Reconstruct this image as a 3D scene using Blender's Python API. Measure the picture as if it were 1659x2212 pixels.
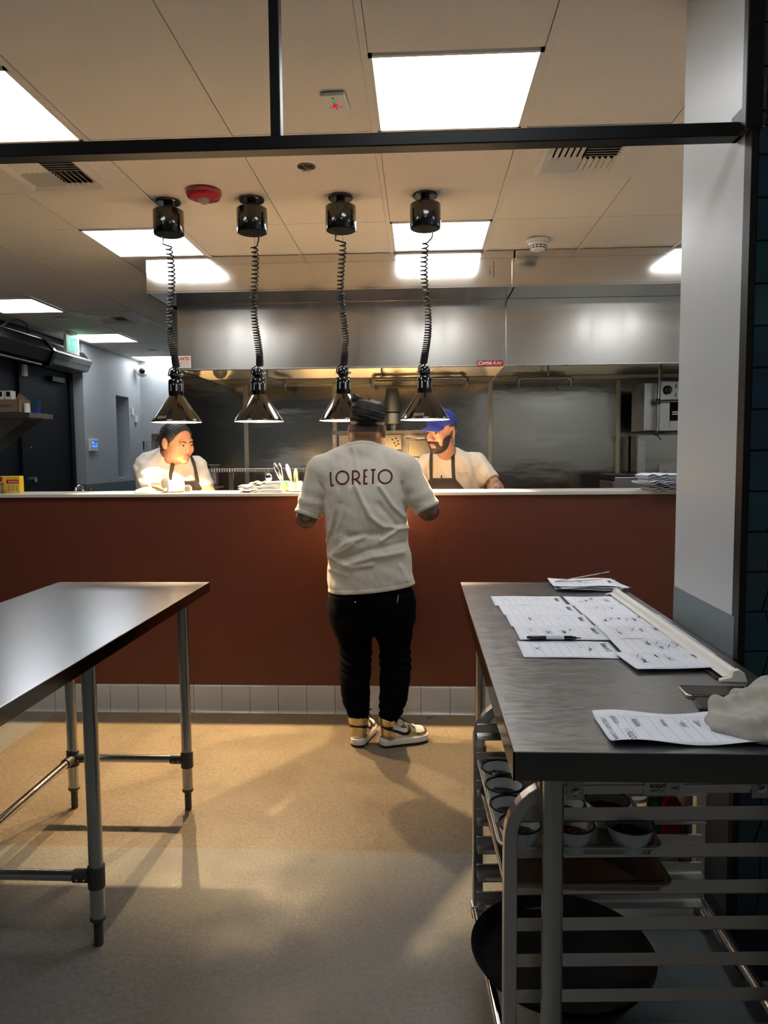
import bpy, bmesh, math, random
import numpy as np
from mathutils import Vector, Matrix, Euler
from mathutils.bvhtree import BVHTree

for o in list(bpy.data.objects): bpy.data.objects.remove(o)
SC = bpy.context.scene
COL = SC.collection
R = math.radians
random.seed(7); RNG = np.random.RandomState(5)

# ---------------------------------------------------------------- camera
cam_d = bpy.data.cameras.new('camera'); cam = bpy.data.objects.new('camera', cam_d); COL.objects.link(cam)
PITCH, YAW, ROLL = R(4.35), R(2.85), R(0.47)
fw = Vector((-math.sin(YAW)*math.cos(PITCH), math.cos(YAW)*math.cos(PITCH), -math.sin(PITCH)))
rt = fw.cross(Vector((0,0,1))).normalized(); up = rt.cross(fw)
rt2 = rt*math.cos(ROLL) - up*math.sin(ROLL); up2 = up*math.cos(ROLL) + rt*math.sin(ROLL)
cam.matrix_world = Matrix(((rt2.x,up2.x,-fw.x,0),(rt2.y,up2.y,-fw.y,0),(rt2.z,up2.z,-fw.z,1.43),(0,0,0,1)))
cam_d.sensor_fit = 'HORIZONTAL'; cam_d.sensor_width = 36; cam_d.lens = 36*1600/1659; cam_d.clip_start = .05
SC.camera = cam

# ---------------------------------------------------------------- world, exposure, light levels
w = bpy.data.worlds.new('world'); SC.world = w; w.use_nodes = True
w.node_tree.nodes['Background'].inputs[0].default_value = (.82,.88,1,1)
w.node_tree.nodes['Background'].inputs[1].default_value = .06
SC.view_settings.view_transform = 'Standard'; SC.view_settings.look = 'None'
SC.view_settings.exposure = 0.2; SC.view_settings.gamma = 1; SC.view_settings.use_curve_mapping = False
PANEL = 9.0        # emission of the ceiling panels
HEAT = 148.0        # watts of each heat lamp bulb
ZC = 2.82          # ceiling height
YC = 4.03          # face of the counter wall

# ---------------------------------------------------------------- materials
def N(nt, t, **k):
    n = nt.nodes.new(t)
    for a, b in k.items():
        if a == 'i':
            for kk, v in b.items(): n.inputs[kk].default_value = v
        else: setattr(n, a, b)
    return n
def mat(name, col, rough=.5, metal=0., bump=None, var=None, coat=0., emit=None, estr=0., trans=0., spec=.5, aniso=0., sheen=0., rvar=None, ior=1.45, alpha=None):
    """bump=(scale,strength,(sx,sy,sz)); var=(scale,colour2,amount,(sx,sy,sz)); rvar=(scale,rough2,(s))"""
    m = bpy.data.materials.new(name); m.use_nodes = True; nt = m.node_tree; b = nt.nodes['Principled BSDF']
    b.inputs['Base Color'].default_value = (*col,1); b.inputs['Roughness'].default_value = rough
    b.inputs['Metallic'].default_value = metal; b.inputs['Coat Weight'].default_value = coat
    b.inputs['Specular IOR Level'].default_value = spec; b.inputs['IOR'].default_value = ior
    b.inputs['Transmission Weight'].default_value = trans; b.inputs['Sheen Weight'].default_value = sheen
    if emit: b.inputs['Emission Color'].default_value = (*emit,1); b.inputs['Emission Strength'].default_value = estr
    L = nt.links.new
    def noise(scale, s, detail=4):
        tc = N(nt,'ShaderNodeTexCoord'); mp = N(nt,'ShaderNodeMapping'); mp.inputs['Scale'].default_value = s
        L(tc.outputs['Object'], mp.inputs[0]); n = N(nt,'ShaderNodeTexNoise'); n.inputs['Scale'].default_value = scale; n.inputs['Detail'].default_value = detail
        L(mp.outputs[0], n.inputs['Vector']); return n
    if var:
        n = noise(var[0], var[3] if len(var)>3 else (1,1,1)); r = N(nt,'ShaderNodeMapRange')
        r.inputs['From Min'].default_value=.35; r.inputs['From Max'].default_value=.65; r.inputs['To Max'].default_value=var[2]
        L(n.outputs[0], r.inputs[0]); mx = N(nt,'ShaderNodeMix', data_type='RGBA'); mx.inputs[6].default_value=(*col,1); mx.inputs[7].default_value=(*var[1],1)
        L(r.outputs[0], mx.inputs[0]); L(mx.outputs[2], b.inputs['Base Color'])
    if rvar:
        n = noise(rvar[0], rvar[2] if len(rvar)>2 else (1,1,1)); r = N(nt,'ShaderNodeMapRange')
        r.inputs['From Min'].default_value=.3; r.inputs['From Max'].default_value=.7; r.inputs['To Min'].default_value=rough; r.inputs['To Max'].default_value=rvar[1]
        L(n.outputs[0], r.inputs[0]); L(r.outputs[0], b.inputs['Roughness'])
    if bump:
        n = noise(bump[0], bump[2] if len(bump)>2 else (1,1,1)); bp = N(nt,'ShaderNodeBump'); bp.inputs['Strength'].default_value=bump[1]
        bp.inputs['Distance'].default_value = bump[3] if len(bump)>3 else .01
        L(n.outputs[0], bp.inputs['Height']); L(bp.outputs[0], b.inputs['Normal'])
    return m

M = {}
M['steel'] = mat('brushed_steel',(.62,.61,.59),.24,1.,bump=(60,.04,(.15,1,6)),rvar=(3,.34))
M['steel_hood'] = mat('hood_steel',(.62,.60,.57),.13,1.,rvar=(3,.16,(3,1,.3)))
M['hood_front'] = mat('hood_front_steel',(.56,.54,.50),.2,1.,rvar=(3,.26,(3,1,.3)))
M['steel_wall'] = mat('backsplash_steel',(.48,.46,.405),.16,1.,bump=(1.3,.3,(.6,1,1.6),.03))
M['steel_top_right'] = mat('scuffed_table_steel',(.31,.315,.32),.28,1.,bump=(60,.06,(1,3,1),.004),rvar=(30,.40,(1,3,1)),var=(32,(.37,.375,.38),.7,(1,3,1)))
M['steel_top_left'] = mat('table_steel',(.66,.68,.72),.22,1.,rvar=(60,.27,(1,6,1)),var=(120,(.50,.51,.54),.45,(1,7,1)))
M['steel_edge'] = mat('turned_edge_steel',(.20,.195,.185),.12,1.)  # same steel as the tops, darkened to paint in the dark room it reflects
M['tube'] = mat('galvanised_tube',(.55,.54,.52),.22,1.,bump=(30,.05,(4,4,.2)))
M['alu'] = mat('aluminium',(.72,.69,.65),.3,1.,bump=(50,.06,(.1,6,6)))
M['chrome'] = mat('chrome',(.8,.8,.8),.08,1.)
M['dark_cast'] = mat('dark_cast_socket',(.09,.085,.08),.45,.6)
M['black_gloss'] = mat('black_gloss',(.004,.004,.004),.09,0.,coat=.6)
M['black_plastic'] = mat('black_plastic',(.008,.008,.009),.4)
M['black_tray'] = mat('black_tray_fibre',(.004,.0045,.006),.75,spec=.15,bump=(300,.1))
M['black_frame'] = mat('black_frame_steel',(.006,.0055,.0055),.42,0.,spec=.25,bump=(500,.05,(1,1,1),.001))
M['cable'] = mat('cable_black',(.01,.01,.012),.3)
M['wall_grey'] = mat('pale_grey_paint',(.47,.495,.51),.38,bump=(160,.10,(1,1,1),.003))
M['wall_kitchen'] = mat('grey_blue_paint',(.40,.425,.45),.6,bump=(140,.1,(1,1,1),.003))
M['wainscot'] = mat('slate_blue_paint',(.115,.15,.175),.42,bump=(160,.10,(1,1,1),.003))
M['terracotta'] = mat('terracotta_paint',(.120,.034,.0175),.42,bump=(220,.09,(1,1,1),.003))
M['black_door'] = mat('black_door_paint',(.0045,.0055,.008),.5,spec=.25)
M['pipe'] = mat('pale_pipe',(.85,.80,.72),.32,.9)
M['grey_unit'] = mat('grey_unit_paint',(.16,.165,.165),.4)
M['ceil_tile'] = mat('ceiling_tile',(.80,.75,.68),.9,bump=(420,.2,(1,1,1),.003),var=(300,(.73,.68,.61),.5))
M['tbar'] = mat('ceiling_grid_paint',(.76,.71,.64),.6)
M['white_metal'] = mat('white_metal',(.72,.69,.64),.5)
M['white_plastic'] = mat('white_plastic',(.75,.74,.70),.4)
M['panel'] = mat('light_panel',(1,1,1),.5,emit=(.93,.97,1.),estr=PANEL)
M['white_tile'] = mat('white_glazed_tile',(.50,.485,.45),.2,coat=.2,var=(2,(.44,.43,.40),.5))
M['grout'] = mat('grout',(.20,.19,.175),.9)
M['counter'] = mat('white_counter',(.60,.585,.54),.3)
M['teal'] = [mat('teal_glaze_%d'%i,c,.16,coat=.4,bump=(14,.35,(1,1,1),.006),var=(9,tuple(v*.55 for v in c),.8)) for i,c in enumerate([(.012,.040,.052),(.010,.030,.048),(.016,.046,.050),(.018,.034,.044)])]
M['teal_grout'] = mat('dark_grout',(.07,.075,.07),.9)
M['paper'] = mat('paper',(.74,.77,.84),.7)
M['ink'] = mat('ink',(.05,.05,.065),.6)
M['ink_faint'] = mat('ink_faint',(.30,.31,.38),.7)
M['glass_black'] = mat('phone_glass',(.004,.004,.005),.12,spec=.25)
M['phone_rim'] = mat('phone_rim_gold',(.60,.55,.50),.25,1.)
M['phone_rim2'] = mat('phone_rim_blue',(.03,.045,.07),.3,.8)
M['terry'] = mat('terry_cloth',(.80,.74,.64),.95,bump=(700,1.,(1,1,1),.006),sheen=.4,var=(500,(.66,.60,.51),.7))
M['shirt'] = mat('cream_cotton',(.60,.56,.47),.9,bump=(16,.55,(1.3,1,.8),.012),sheen=.15)
M['shirt_white'] = mat('white_cotton',(.70,.69,.67),.9,bump=(18,.5,(1.2,1,1),.01))
M['shirt_cream'] = mat('ivory_cotton',(.66,.59,.49),.9,bump=(18,.5,(1.2,1,1),.01))
M['print'] = mat('maroon_print',(.085,.006,.008),.8)
M['jeans'] = mat('black_denim',(.0015,.0015,.0018),1.,spec=.08,bump=(500,.2,(1,1,1),.002))
M['skin1'] = mat('skin_brown',(.30,.145,.082),.5,var=(30,(.25,.115,.065),.5))
M['skin2'] = mat('skin_tan',(.36,.175,.105),.5,var=(30,(.31,.135,.08),.5))
M['skin3'] = mat('skin_light',(.42,.215,.14),.5,var=(25,(.36,.16,.105),.5))
M['tattoo'] = mat('tattooed_skin',(.27,.14,.085),.5,var=(38,(.03,.028,.028),.95))
M['tattoo3'] = mat('tattooed_light_skin',(.45,.25,.17),.5,var=(34,(.05,.05,.05),.9))
M['lips'] = mat('lips',(.27,.085,.065),.4)
M['fade'] = mat('short_cropped_hair_skin',(.060,.034,.025),.75,bump=(700,.4,(1,1,1),.002))
M['hair'] = mat('black_hair',(.0022,.0022,.0026),.45,spec=.3,bump=(120,.5,(3,3,.8),.004))
M['hair_w'] = mat('black_combed_hair',(.008,.008,.010),.25,bump=(60,.7,(1,4,4),.005))
M['beard'] = mat('dark_beard',(.018,.012,.010),.8,bump=(300,.5,(1,1,1),.003))
M['eye_white'] = mat('eye_white',(.34,.30,.27),.25)
M['iris'] = mat('iris',(.012,.007,.005),.15)
M['apron'] = mat('black_apron',(.014,.010,.010),.8,bump=(400,.2,(1,1,1),.002))
M['cap_blue'] = mat('royal_blue_cloth',(.018,.035,.26),.8,bump=(300,.2,(1,1,1),.002))
M['gold'] = mat('gold_leather',(.70,.58,.33),.2,.95,bump=(60,.3,(1,1,1),.003))
M['shoe_white'] = mat('white_leather',(.72,.68,.62),.4)
M['shoe_black'] = mat('black_leather',(.008,.008,.009),.4)
M['enamel'] = mat('white_enamel',(.66,.68,.66),.14,coat=.4)
M['enamel_rim'] = mat('navy_enamel_rim',(.004,.005,.014),.15,coat=.4)
M['salsa_green'] = mat('green_salsa',(.018,.024,.010),.3,bump=(150,1.,(1,1,1),.01),var=(90,(.05,.055,.02),.8))
M['salsa_red'] = mat('red_salsa',(.10,.006,.004),.2,bump=(150,1.,(1,1,1),.01),var=(90,(.2,.03,.015),.8))
M['onion'] = mat('pickled_onion',(.13,.008,.022),.2,bump=(120,1.,(1,1,1),.01),var=(60,(.26,.04,.07),.8))
M['pan'] = mat('baked_aluminium',(.30,.26,.215),.3,1.,rvar=(6,.42))
M['pan_clean'] = mat('pan_aluminium',(.50,.49,.47),.25,1.,rvar=(6,.36))
M['shelf_grey'] = mat('grey_board',(.20,.23,.235),.5,var=(6,(.25,.28,.285),.6))
M['red'] = mat('red_plastic',(.30,.008,.014),.25,coat=.3)
M['lens'] = mat('strobe_lens',(.75,.70,.62),.12,trans=.4)
M['green'] = mat('green_plastic',(.01,.09,.03),.35)
M['exit_green'] = mat('exit_letters',(.02,.5,.2),.5,emit=(.02,1.,.38),estr=1.4)
M['screen'] = mat('blue_screen',(.01,.03,.2),.2,emit=(.03,.12,.62),estr=.9)
M['screen_txt'] = mat('screen_marks',(.3,.6,.8),.2,emit=(.35,.7,.9),estr=.9)
M['led_g'] = mat('green_lamp',(.02,.3,.08),.2,emit=(.05,.8,.2),estr=.25)
M['led_r'] = mat('red_lamp',(.6,.01,.02),.2,emit=(1,.03,.06),estr=.35)
M['card'] = mat('cardboard',(.22,.155,.10),.85)
M['yellow'] = mat('yellow_carton',(.75,.52,.03),.5)
M['orange'] = mat('orange_sauce',(.75,.30,.02),.4)
M['clear'] = mat('clear_plastic',(.9,.92,.95),.1,trans=.85)
M['glass'] = mat('drinking_glass',(.7,.95,.9),.06,trans=.9)
M['teal_card'] = mat('turquoise_label',(.02,.42,.36),.5,var=(30,(.75,.66,.25),.9))
M['warm_white'] = mat('cream_ceramic',(.78,.72,.62),.3)
M['beige'] = mat('beige_palm_fibre',(.52,.42,.28),.7)
M['wood'] = mat('light_wood',(.45,.27,.13),.6)
M['napkin'] = mat('folded_linen',(.62,.65,.72),.85,bump=(300,.2,(1,1,1),.002))
M['brass'] = mat('warm_steel',(.66,.58,.42),.2,1.)  # stainless steel; the warm reflected lamp light is tinted into its colour
M['brass_rough'] = mat('brushed_warm_steel',(.74,.66,.48),.42,.9)  # brighter copy, with bright warm reflections put into the base colour
M['bulb'] = mat('heat_bulb',(1,.7,.4),.3,emit=(1.,.62,.30),estr=14.)
M['gold_art'] = mat('hammered_brass',(.75,.50,.20),.2,1.,bump=(9,1.,(1,1,1),.05))
M['dark_void'] = mat('dark_opening',(.004,.004,.004),.9)
M['navy_base'] = mat('navy_base_tile',(.006,.010,.020),.35)
M['red_label'] = mat('red_label',(.32,.012,.018),.5)
M['white_print'] = mat('white_print',(.8,.8,.8),.5)
M['red_print'] = mat('red_print',(.45,.02,.05),.5)
M['inner_shade'] = mat('lamp_inner',(.75,.72,.68),.3,.8)
M['pinkish'] = mat('pink_band',(.5,.3,.28),.5)

def floor_material():
    m = bpy.data.materials.new('concrete_floor'); m.use_nodes = True; nt = m.node_tree; b = nt.nodes['Principled BSDF']; L = nt.links.new
    g = N(nt,'ShaderNodeNewGeometry'); sp = N(nt,'ShaderNodeSeparateXYZ'); L(g.outputs['Position'], sp.inputs[0])
    def no(s,d=5): n=N(nt,'ShaderNodeTexNoise'); n.inputs['Scale'].default_value=s; n.inputs['Detail'].default_value=d; L(g.outputs['Position'],n.inputs['Vector']); return n
    def mix(f,a,c):
        x=N(nt,'ShaderNodeMix',data_type='RGBA')
        (L(f,x.inputs[0]) if not isinstance(f,float) else setattr(x.inputs[0],'default_value',f))
        for i,v in ((6,a),(7,c)):
            if isinstance(v,tuple): x.inputs[i].default_value=(*v,1)
            else: L(v,x.inputs[i])
        return x.outputs[2]
    def rng(o,a,c,lo=0.,hi=1.):
        r=N(nt,'ShaderNodeMapRange'); r.inputs[1].default_value=a; r.inputs[2].default_value=c; r.inputs[3].default_value=lo; r.inputs[4].default_value=hi; L(o,r.inputs[0]); return r.outputs[0]
    def mul(a,c): x=N(nt,'ShaderNodeMath',operation='MULTIPLY'); L(a,x.inputs[0]); (L(c,x.inputs[1]) if not isinstance(c,float) else setattr(x.inputs[1],'default_value',c)); return x.outputs[0]
    base = mix(rng(no(1.3).outputs[0],.35,.65),(.130,.126,.112),(.195,.19,.17))
    base = mix(rng(no(70).outputs[0],.38,.62,0,.55),base,(.11,.103,.086))
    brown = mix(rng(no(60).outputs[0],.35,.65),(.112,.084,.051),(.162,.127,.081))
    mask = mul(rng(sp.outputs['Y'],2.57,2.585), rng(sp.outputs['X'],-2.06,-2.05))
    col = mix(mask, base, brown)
    spk = rng(no(260,2).outputs[0],.62,.75,0,.6); col = mix(spk, col, (.36,.32,.24))
    bl = N(nt,'ShaderNodeTexVoronoi'); bl.inputs['Scale'].default_value = 5; L(g.outputs['Position'],bl.inputs['Vector'])
    dr = mul(rng(bl.outputs['Distance'],.03,.09,1,0), rng(no(7).outputs[0],.5,.6)); col = mix(mul(dr,.7), col, (.09,.075,.055))
    L(col,b.inputs['Base Color']); L(rng(no(4).outputs[0],.3,.7,.36,.62),b.inputs['Roughness'])
    bp=N(nt,'ShaderNodeBump'); bp.inputs['Strength'].default_value=.25; bp.inputs['Distance'].default_value=.004; L(no(90).outputs[0],bp.inputs['Height']); L(bp.outputs[0],b.inputs['Normal'])
    b.inputs['Specular IOR Level'].default_value=.4
    return m
M['floor'] = floor_material()
# ---------------------------------------------------------------- mesh helpers
class MB:
    def __init__(s): s.v=[]; s.f=[]; s.mi=[]; s.cur=0
    def add(s, vs, fs):
        o=len(s.v); s.v+= [tuple(p) for p in vs]; s.f+=[tuple(i+o for i in f) for f in fs]; s.mi+=[s.cur]*len(fs); return s
    def box(s, a, b, rot=None, piv=None):
        x0,y0,z0=a; x1,y1,z1=b
        vs=[(x0,y0,z0),(x1,y0,z0),(x1,y1,z0),(x0,y1,z0),(x0,y0,z1),(x1,y0,z1),(x1,y1,z1),(x0,y1,z1)]
        if rot:
            p=Vector(piv or ((x0+x1)/2,(y0+y1)/2,(z0+z1)/2)); e=Euler(rot).to_matrix(); vs=[tuple(e@(Vector(v)-p)+p) for v in vs]
        return s.add(vs,[(0,3,2,1),(4,5,6,7),(0,1,5,4),(1,2,6,5),(2,3,7,6),(3,0,4,7)])
    def tube(s, pts, r, n=12, caps=True, closed=False, ph=0.):
        P=[Vector(p) for p in pts]; m=len(P); rs=r if isinstance(r,(list,tuple)) else [r]*m
        ref=None; vs=[]
        for i,p in enumerate(P):
            if closed: t=(P[(i+1)%m]-P[i-1])
            else: t=(P[min(i+1,m-1)]-P[max(i-1,0)])
            t.normalize()
            if ref is None: ref=Vector((0,0,1)) if abs(t.z)<.9 else Vector((1,0,0))
            u=ref-t*ref.dot(t)
            if u.length<1e-6: u=t.orthogonal()
            u.normalize(); ref=u; w_=t.cross(u)
            for k in range(n):
                a=2*math.pi*k/n+ph; vs.append(p+(u*math.cos(a)+w_*math.sin(a))*rs[i])
        fs=[]
        for i in range(m if closed else m-1):
            for k in range(n):
                a=i*n+k; b=i*n+(k+1)%n; c=((i+1)%m)*n+(k+1)%n; d=((i+1)%m)*n+k; fs.append((a,b,c,d))
        if caps and not closed: fs.append(tuple(range(n-1,-1,-1))); fs.append(tuple((m-1)*n+k for k in range(n)))
        return s.add(vs,fs)
    def cyl(s,a,b,r,r2=None,n=24,caps=True): return s.tube([a,b],[r,r if r2 is None else r2],n,caps)
    def lathe(s, prof, c=(0,0,0), n=36, tf=None):
        vs=[];m=len(prof)
        for r,z in prof:
            for k in range(n):
                a=2*math.pi*k/n; p=Vector((r*math.cos(a),r*math.sin(a),z))
                if tf: p=tf@p
                vs.append(p+Vector(c))
        fs=[(i*n+k,i*n+(k+1)%n,(i+1)*n+(k+1)%n,(i+1)*n+k) for i in range(m-1) for k in range(n)]
        return s.add(vs,fs)
    def disc(s,c,r,n=24,up=(0,0,1)):
        t=Vector(up).normalized(); u=t.orthogonal().normalized(); w_=t.cross(u); c=Vector(c)
        vs=[c]+[c+(u*math.cos(2*math.pi*k/n)+w_*math.sin(2*math.pi*k/n))*r for k in range(n)]
        return s.add(vs,[(0,1+k,1+(k+1)%n) for k in range(n)])
    def sphere(s,c,r,n=16,m=10,sc=(1,1,1)):
        vs=[];c=Vector(c)
        for i in range(m+1):
            th=math.pi*i/m
            for k in range(n):
                a=2*math.pi*k/n; vs.append(c+Vector((r*sc[0]*math.sin(th)*math.cos(a),r*sc[1]*math.sin(th)*math.sin(a),r*sc[2]*math.cos(th))))
        return s.add(vs,[(i*n+k,(i+1)*n+k,(i+1)*n+(k+1)%n,i*n+(k+1)%n) for i in range(m) for k in range(n)])
    def prism(s, poly, d, axis='z'):
        """poly: 2D points; d=(lo,hi) along axis. axis x: poly=(y,z); y: (x,z); z: (x,y)"""
        n=len(poly)
        def P(p,h): return (h,p[0],p[1]) if axis=='x' else ((p[0],h,p[1]) if axis=='y' else (p[0],p[1],h))
        vs=[P(p,d[0]) for p in poly]+[P(p,d[1]) for p in poly]
        return s.add(vs,[tuple(range(n-1,-1,-1)),tuple(range(n,2*n))]+[(k,(k+1)%n,n+(k+1)%n,n+k) for k in range(n)])
    def grid(s, fn, nu, nv):
        vs=[fn(i/nu,j/nv) for j in range(nv+1) for i in range(nu+1)]
        return s.add(vs,[(j*(nu+1)+i,j*(nu+1)+i+1,(j+1)*(nu+1)+i+1,(j+1)*(nu+1)+i) for j in range(nv) for i in range(nu)])
ORG={}
def org(p):
    o=Vector((0,0,0))
    while p is not None: o+=ORG.get(p.name,Vector((0,0,0))) if p.parent is None else Vector((0,0,0)); p=p.parent
    return o
def obj(name, mb, m=None, parent=None, smooth=False, bevel=0, at=None, solid=0, local=False, angle=40):
    """links mb as one mesh. vertices are world coordinates unless local."""
    me=bpy.data.meshes.new(name)
    off=Vector((0,0,0))
    if parent is not None and not local: off=org(parent)
    if at is not None: off=Vector(at)
    me.from_pydata([tuple(Vector(v)-off) for v in mb.v],[],mb.f)
    o=bpy.data.objects.new(name,me); COL.objects.link(o)
    if m is not None:
        for x in (m if isinstance(m,list) else [m]): me.materials.append(M[x] if isinstance(x,str) else x)
        if isinstance(m,list) and len(m)>1: me.polygons.foreach_set('material_index',mb.mi)
    bm=bmesh.new(); bm.from_mesh(me); bmesh.ops.remove_doubles(bm,verts=bm.verts,dist=1e-6); bmesh.ops.recalc_face_normals(bm,faces=bm.faces); bm.to_mesh(me); bm.free()
    if smooth: 
        me.polygons.foreach_set('use_smooth',[True]*len(me.polygons))
        try: me.set_sharp_from_angle(angle=R(angle))
        except Exception: pass
    if bevel: 
        b=o.modifiers.new('bevel','BEVEL'); b.width=bevel; b.segments=2; b.limit_method='ANGLE'; b.angle_limit=R(40)
    if solid:
        b=o.modifiers.new('solid','SOLIDIFY'); b.thickness=solid; b.offset=0
    if parent is not None: o.parent=parent
    elif at is not None: o.location=off; ORG[o.name]=off.copy()
    return o
def tag(o,label=None,cat=None,group=None,kind=None):
    if label: o['label']=label
    if cat: o['category']=cat
    if group: o['group']=group
    if kind: o['kind']=kind
    return o
def thing(name,label,cat,loc=(0,0,0),group=None,rot=0):
    o=bpy.data.objects.new(name,None); COL.objects.link(o); o.location=loc; o.empty_display_size=.05; o.rotation_euler=(0,0,rot)
    ORG[o.name]=Vector(loc); return tag(o,label,cat,group)
def struct(name,mb,m,**k): return tag(obj(name,mb,m,**k),kind='structure')
def copy_tree(o,parent=None):
    c=o.copy(); COL.objects.link(c); c.parent=parent
    for ch in [x for x in bpy.data.objects if x.parent==o]: copy_tree(ch,c)
    return c
def text_mb(body,size,shear=0,ext=.0004,width=None,o=(0,0,0),ux=(1,0,0),uy=(0,0,1),mb=None,bold=0):
    """flat lettering, centred, laid on a plane given by origin and unit axes"""
    cu=bpy.data.curves.new('t','FONT'); cu.body=body; cu.size=size; cu.shear=shear; cu.extrude=ext; cu.align_x='CENTER'; cu.align_y='CENTER'; cu.offset=bold; cu.resolution_u=3
    t=bpy.data.objects.new('t',cu); COL.objects.link(t); dg=bpy.context.evaluated_depsgraph_get(); dg.update()
    me=bpy.data.meshes.new_from_object(t.evaluated_get(dg)); vs=[v.co.copy() for v in me.vertices]; fs=[tuple(p.vertices) for p in me.polygons]
    bpy.data.objects.remove(t); bpy.data.curves.remove(cu); bpy.data.meshes.remove(me)
    if width and vs:
        wd=max(v.x for v in vs)-min(v.x for v in vs); k=width/wd
    else: k=1
    ux=Vector(ux);uy=Vector(uy);n=ux.cross(uy);O=Vector(o)
    mb=mb or MB(); mb.add([O+ux*(v.x*k)+uy*v.y+n*v.z for v in vs],fs); return mb
def stroke(mb,pts,wd,n=(0,0,1),lift=0.0):
    """flat ribbon along 3-D points"""
    P=[Vector(p) for p in pts]; n=Vector(n); vs=[]
    for i,p in enumerate(P):
        t=P[min(i+1,len(P)-1)]-P[max(i-1,0)]
        if t.length<1e-9: t=Vector((1,0,0))
        s=n.cross(t.normalized())*wd/2; vs+= [p+s+n*lift,p-s+n*lift]
    mb.add(vs,[(2*i,2*i+1,2*i+3,2*i+2) for i in range(len(P)-1)]); return mb
def arc(c,r,a0,a1,n,ax='xz'):
    out=[]
    for i in range(n+1):
        a=R(a0+(a1-a0)*i/n); u=r*math.cos(a); v=r*math.sin(a)
        out.append({'xz':(c[0]+u,c[1],c[2]+v),'xy':(c[0]+u,c[1]+v,c[2]),'yz':(c[0],c[1]+u,c[2]+v)}[ax])
    return out

# ---------------------------------------------------------------- signed-distance modelling
def smin(a,b,k):
    h=np.clip(.5+.5*(b-a)/k,0,1); return b+(a-b)*h-k*h*(1-h)
def smax(a,b,k): return -smin(-a,-b,k)
def cap(P,a,b,ra,rb=None):
    rb=ra if rb is None else rb; a=np.array(a,np.float32); b=np.array(b,np.float32); ba=b-a; pa=P-a
    h=np.clip(pa@ba/max(float(ba@ba),1e-9),0,1); return np.linalg.norm(pa-h[:,None]*ba,axis=1)-(ra+(rb-ra)*h)
def ell(P,c,r,Rm=None):
    q=P-np.array(c,np.float32)
    if Rm is not None: q=q@Rm
    r=np.array(r,np.float32); k0=np.linalg.norm(q/r,axis=1); k1=np.linalg.norm(q/(r*r),axis=1)+1e-9; return k0*(k0-1)/k1
def loft(P,keys,top=True):
    K=np.array(keys,float); K=K[np.argsort(K[:,0])]; z=P[:,2]
    def ip(i):
        # smooth interpolation (catmull-like through pchip-free blur)
        return np.interp(z,K[:,0],K[:,i])
    zz=np.linspace(K[0,0],K[-1,0],200)
    out=[]
    for i in range(1,5):
        v=np.interp(zz,K[:,0],K[:,i]); kk=np.hanning(23); kk/=kk.sum(); vp=np.pad(v,11,mode='reflect',reflect_type='odd'); v=np.convolve(vp,kk,'valid'); out.append(np.interp(z,zz,v))
    cx,cy,rx,ry=out
    q=np.sqrt(((P[:,0]-cx)/rx)**2+((P[:,1]-cy)/ry)**2); d=(q-1)*np.minimum(rx,ry)
    return np.maximum(d,np.maximum(K[0,0]-z,z-K[-1,0]))
def ridge(P,pts,wid,amp,sgn,ycut,ax=(0,2)):
    """soft fold along a polyline seen in the x-z plane, on one side of the body"""
    q=P[:,list(ax)]; d=np.full(len(P),9.,np.float32)
    for a,b in zip(pts[:-1],pts[1:]):
        a=np.array(a,np.float32);b=np.array(b,np.float32);ba=b-a;pa=q-a; h=np.clip(pa@ba/float(ba@ba),0,1); d=np.minimum(d,np.linalg.norm(pa-h[:,None]*ba,axis=1))
    sidew=np.clip((ycut-P[:,1])*sgn/.04,0,1)
    return amp*np.exp(-(d/wid)**2)*sidew
ED=[(0,1),(2,3),(4,5),(6,7),(0,2),(1,3),(4,6),(5,7),(0,4),(1,5),(2,6),(3,7)]
CN=np.array([(i&1,(i>>1)&1,(i>>2)&1) for i in range(8)])
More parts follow.
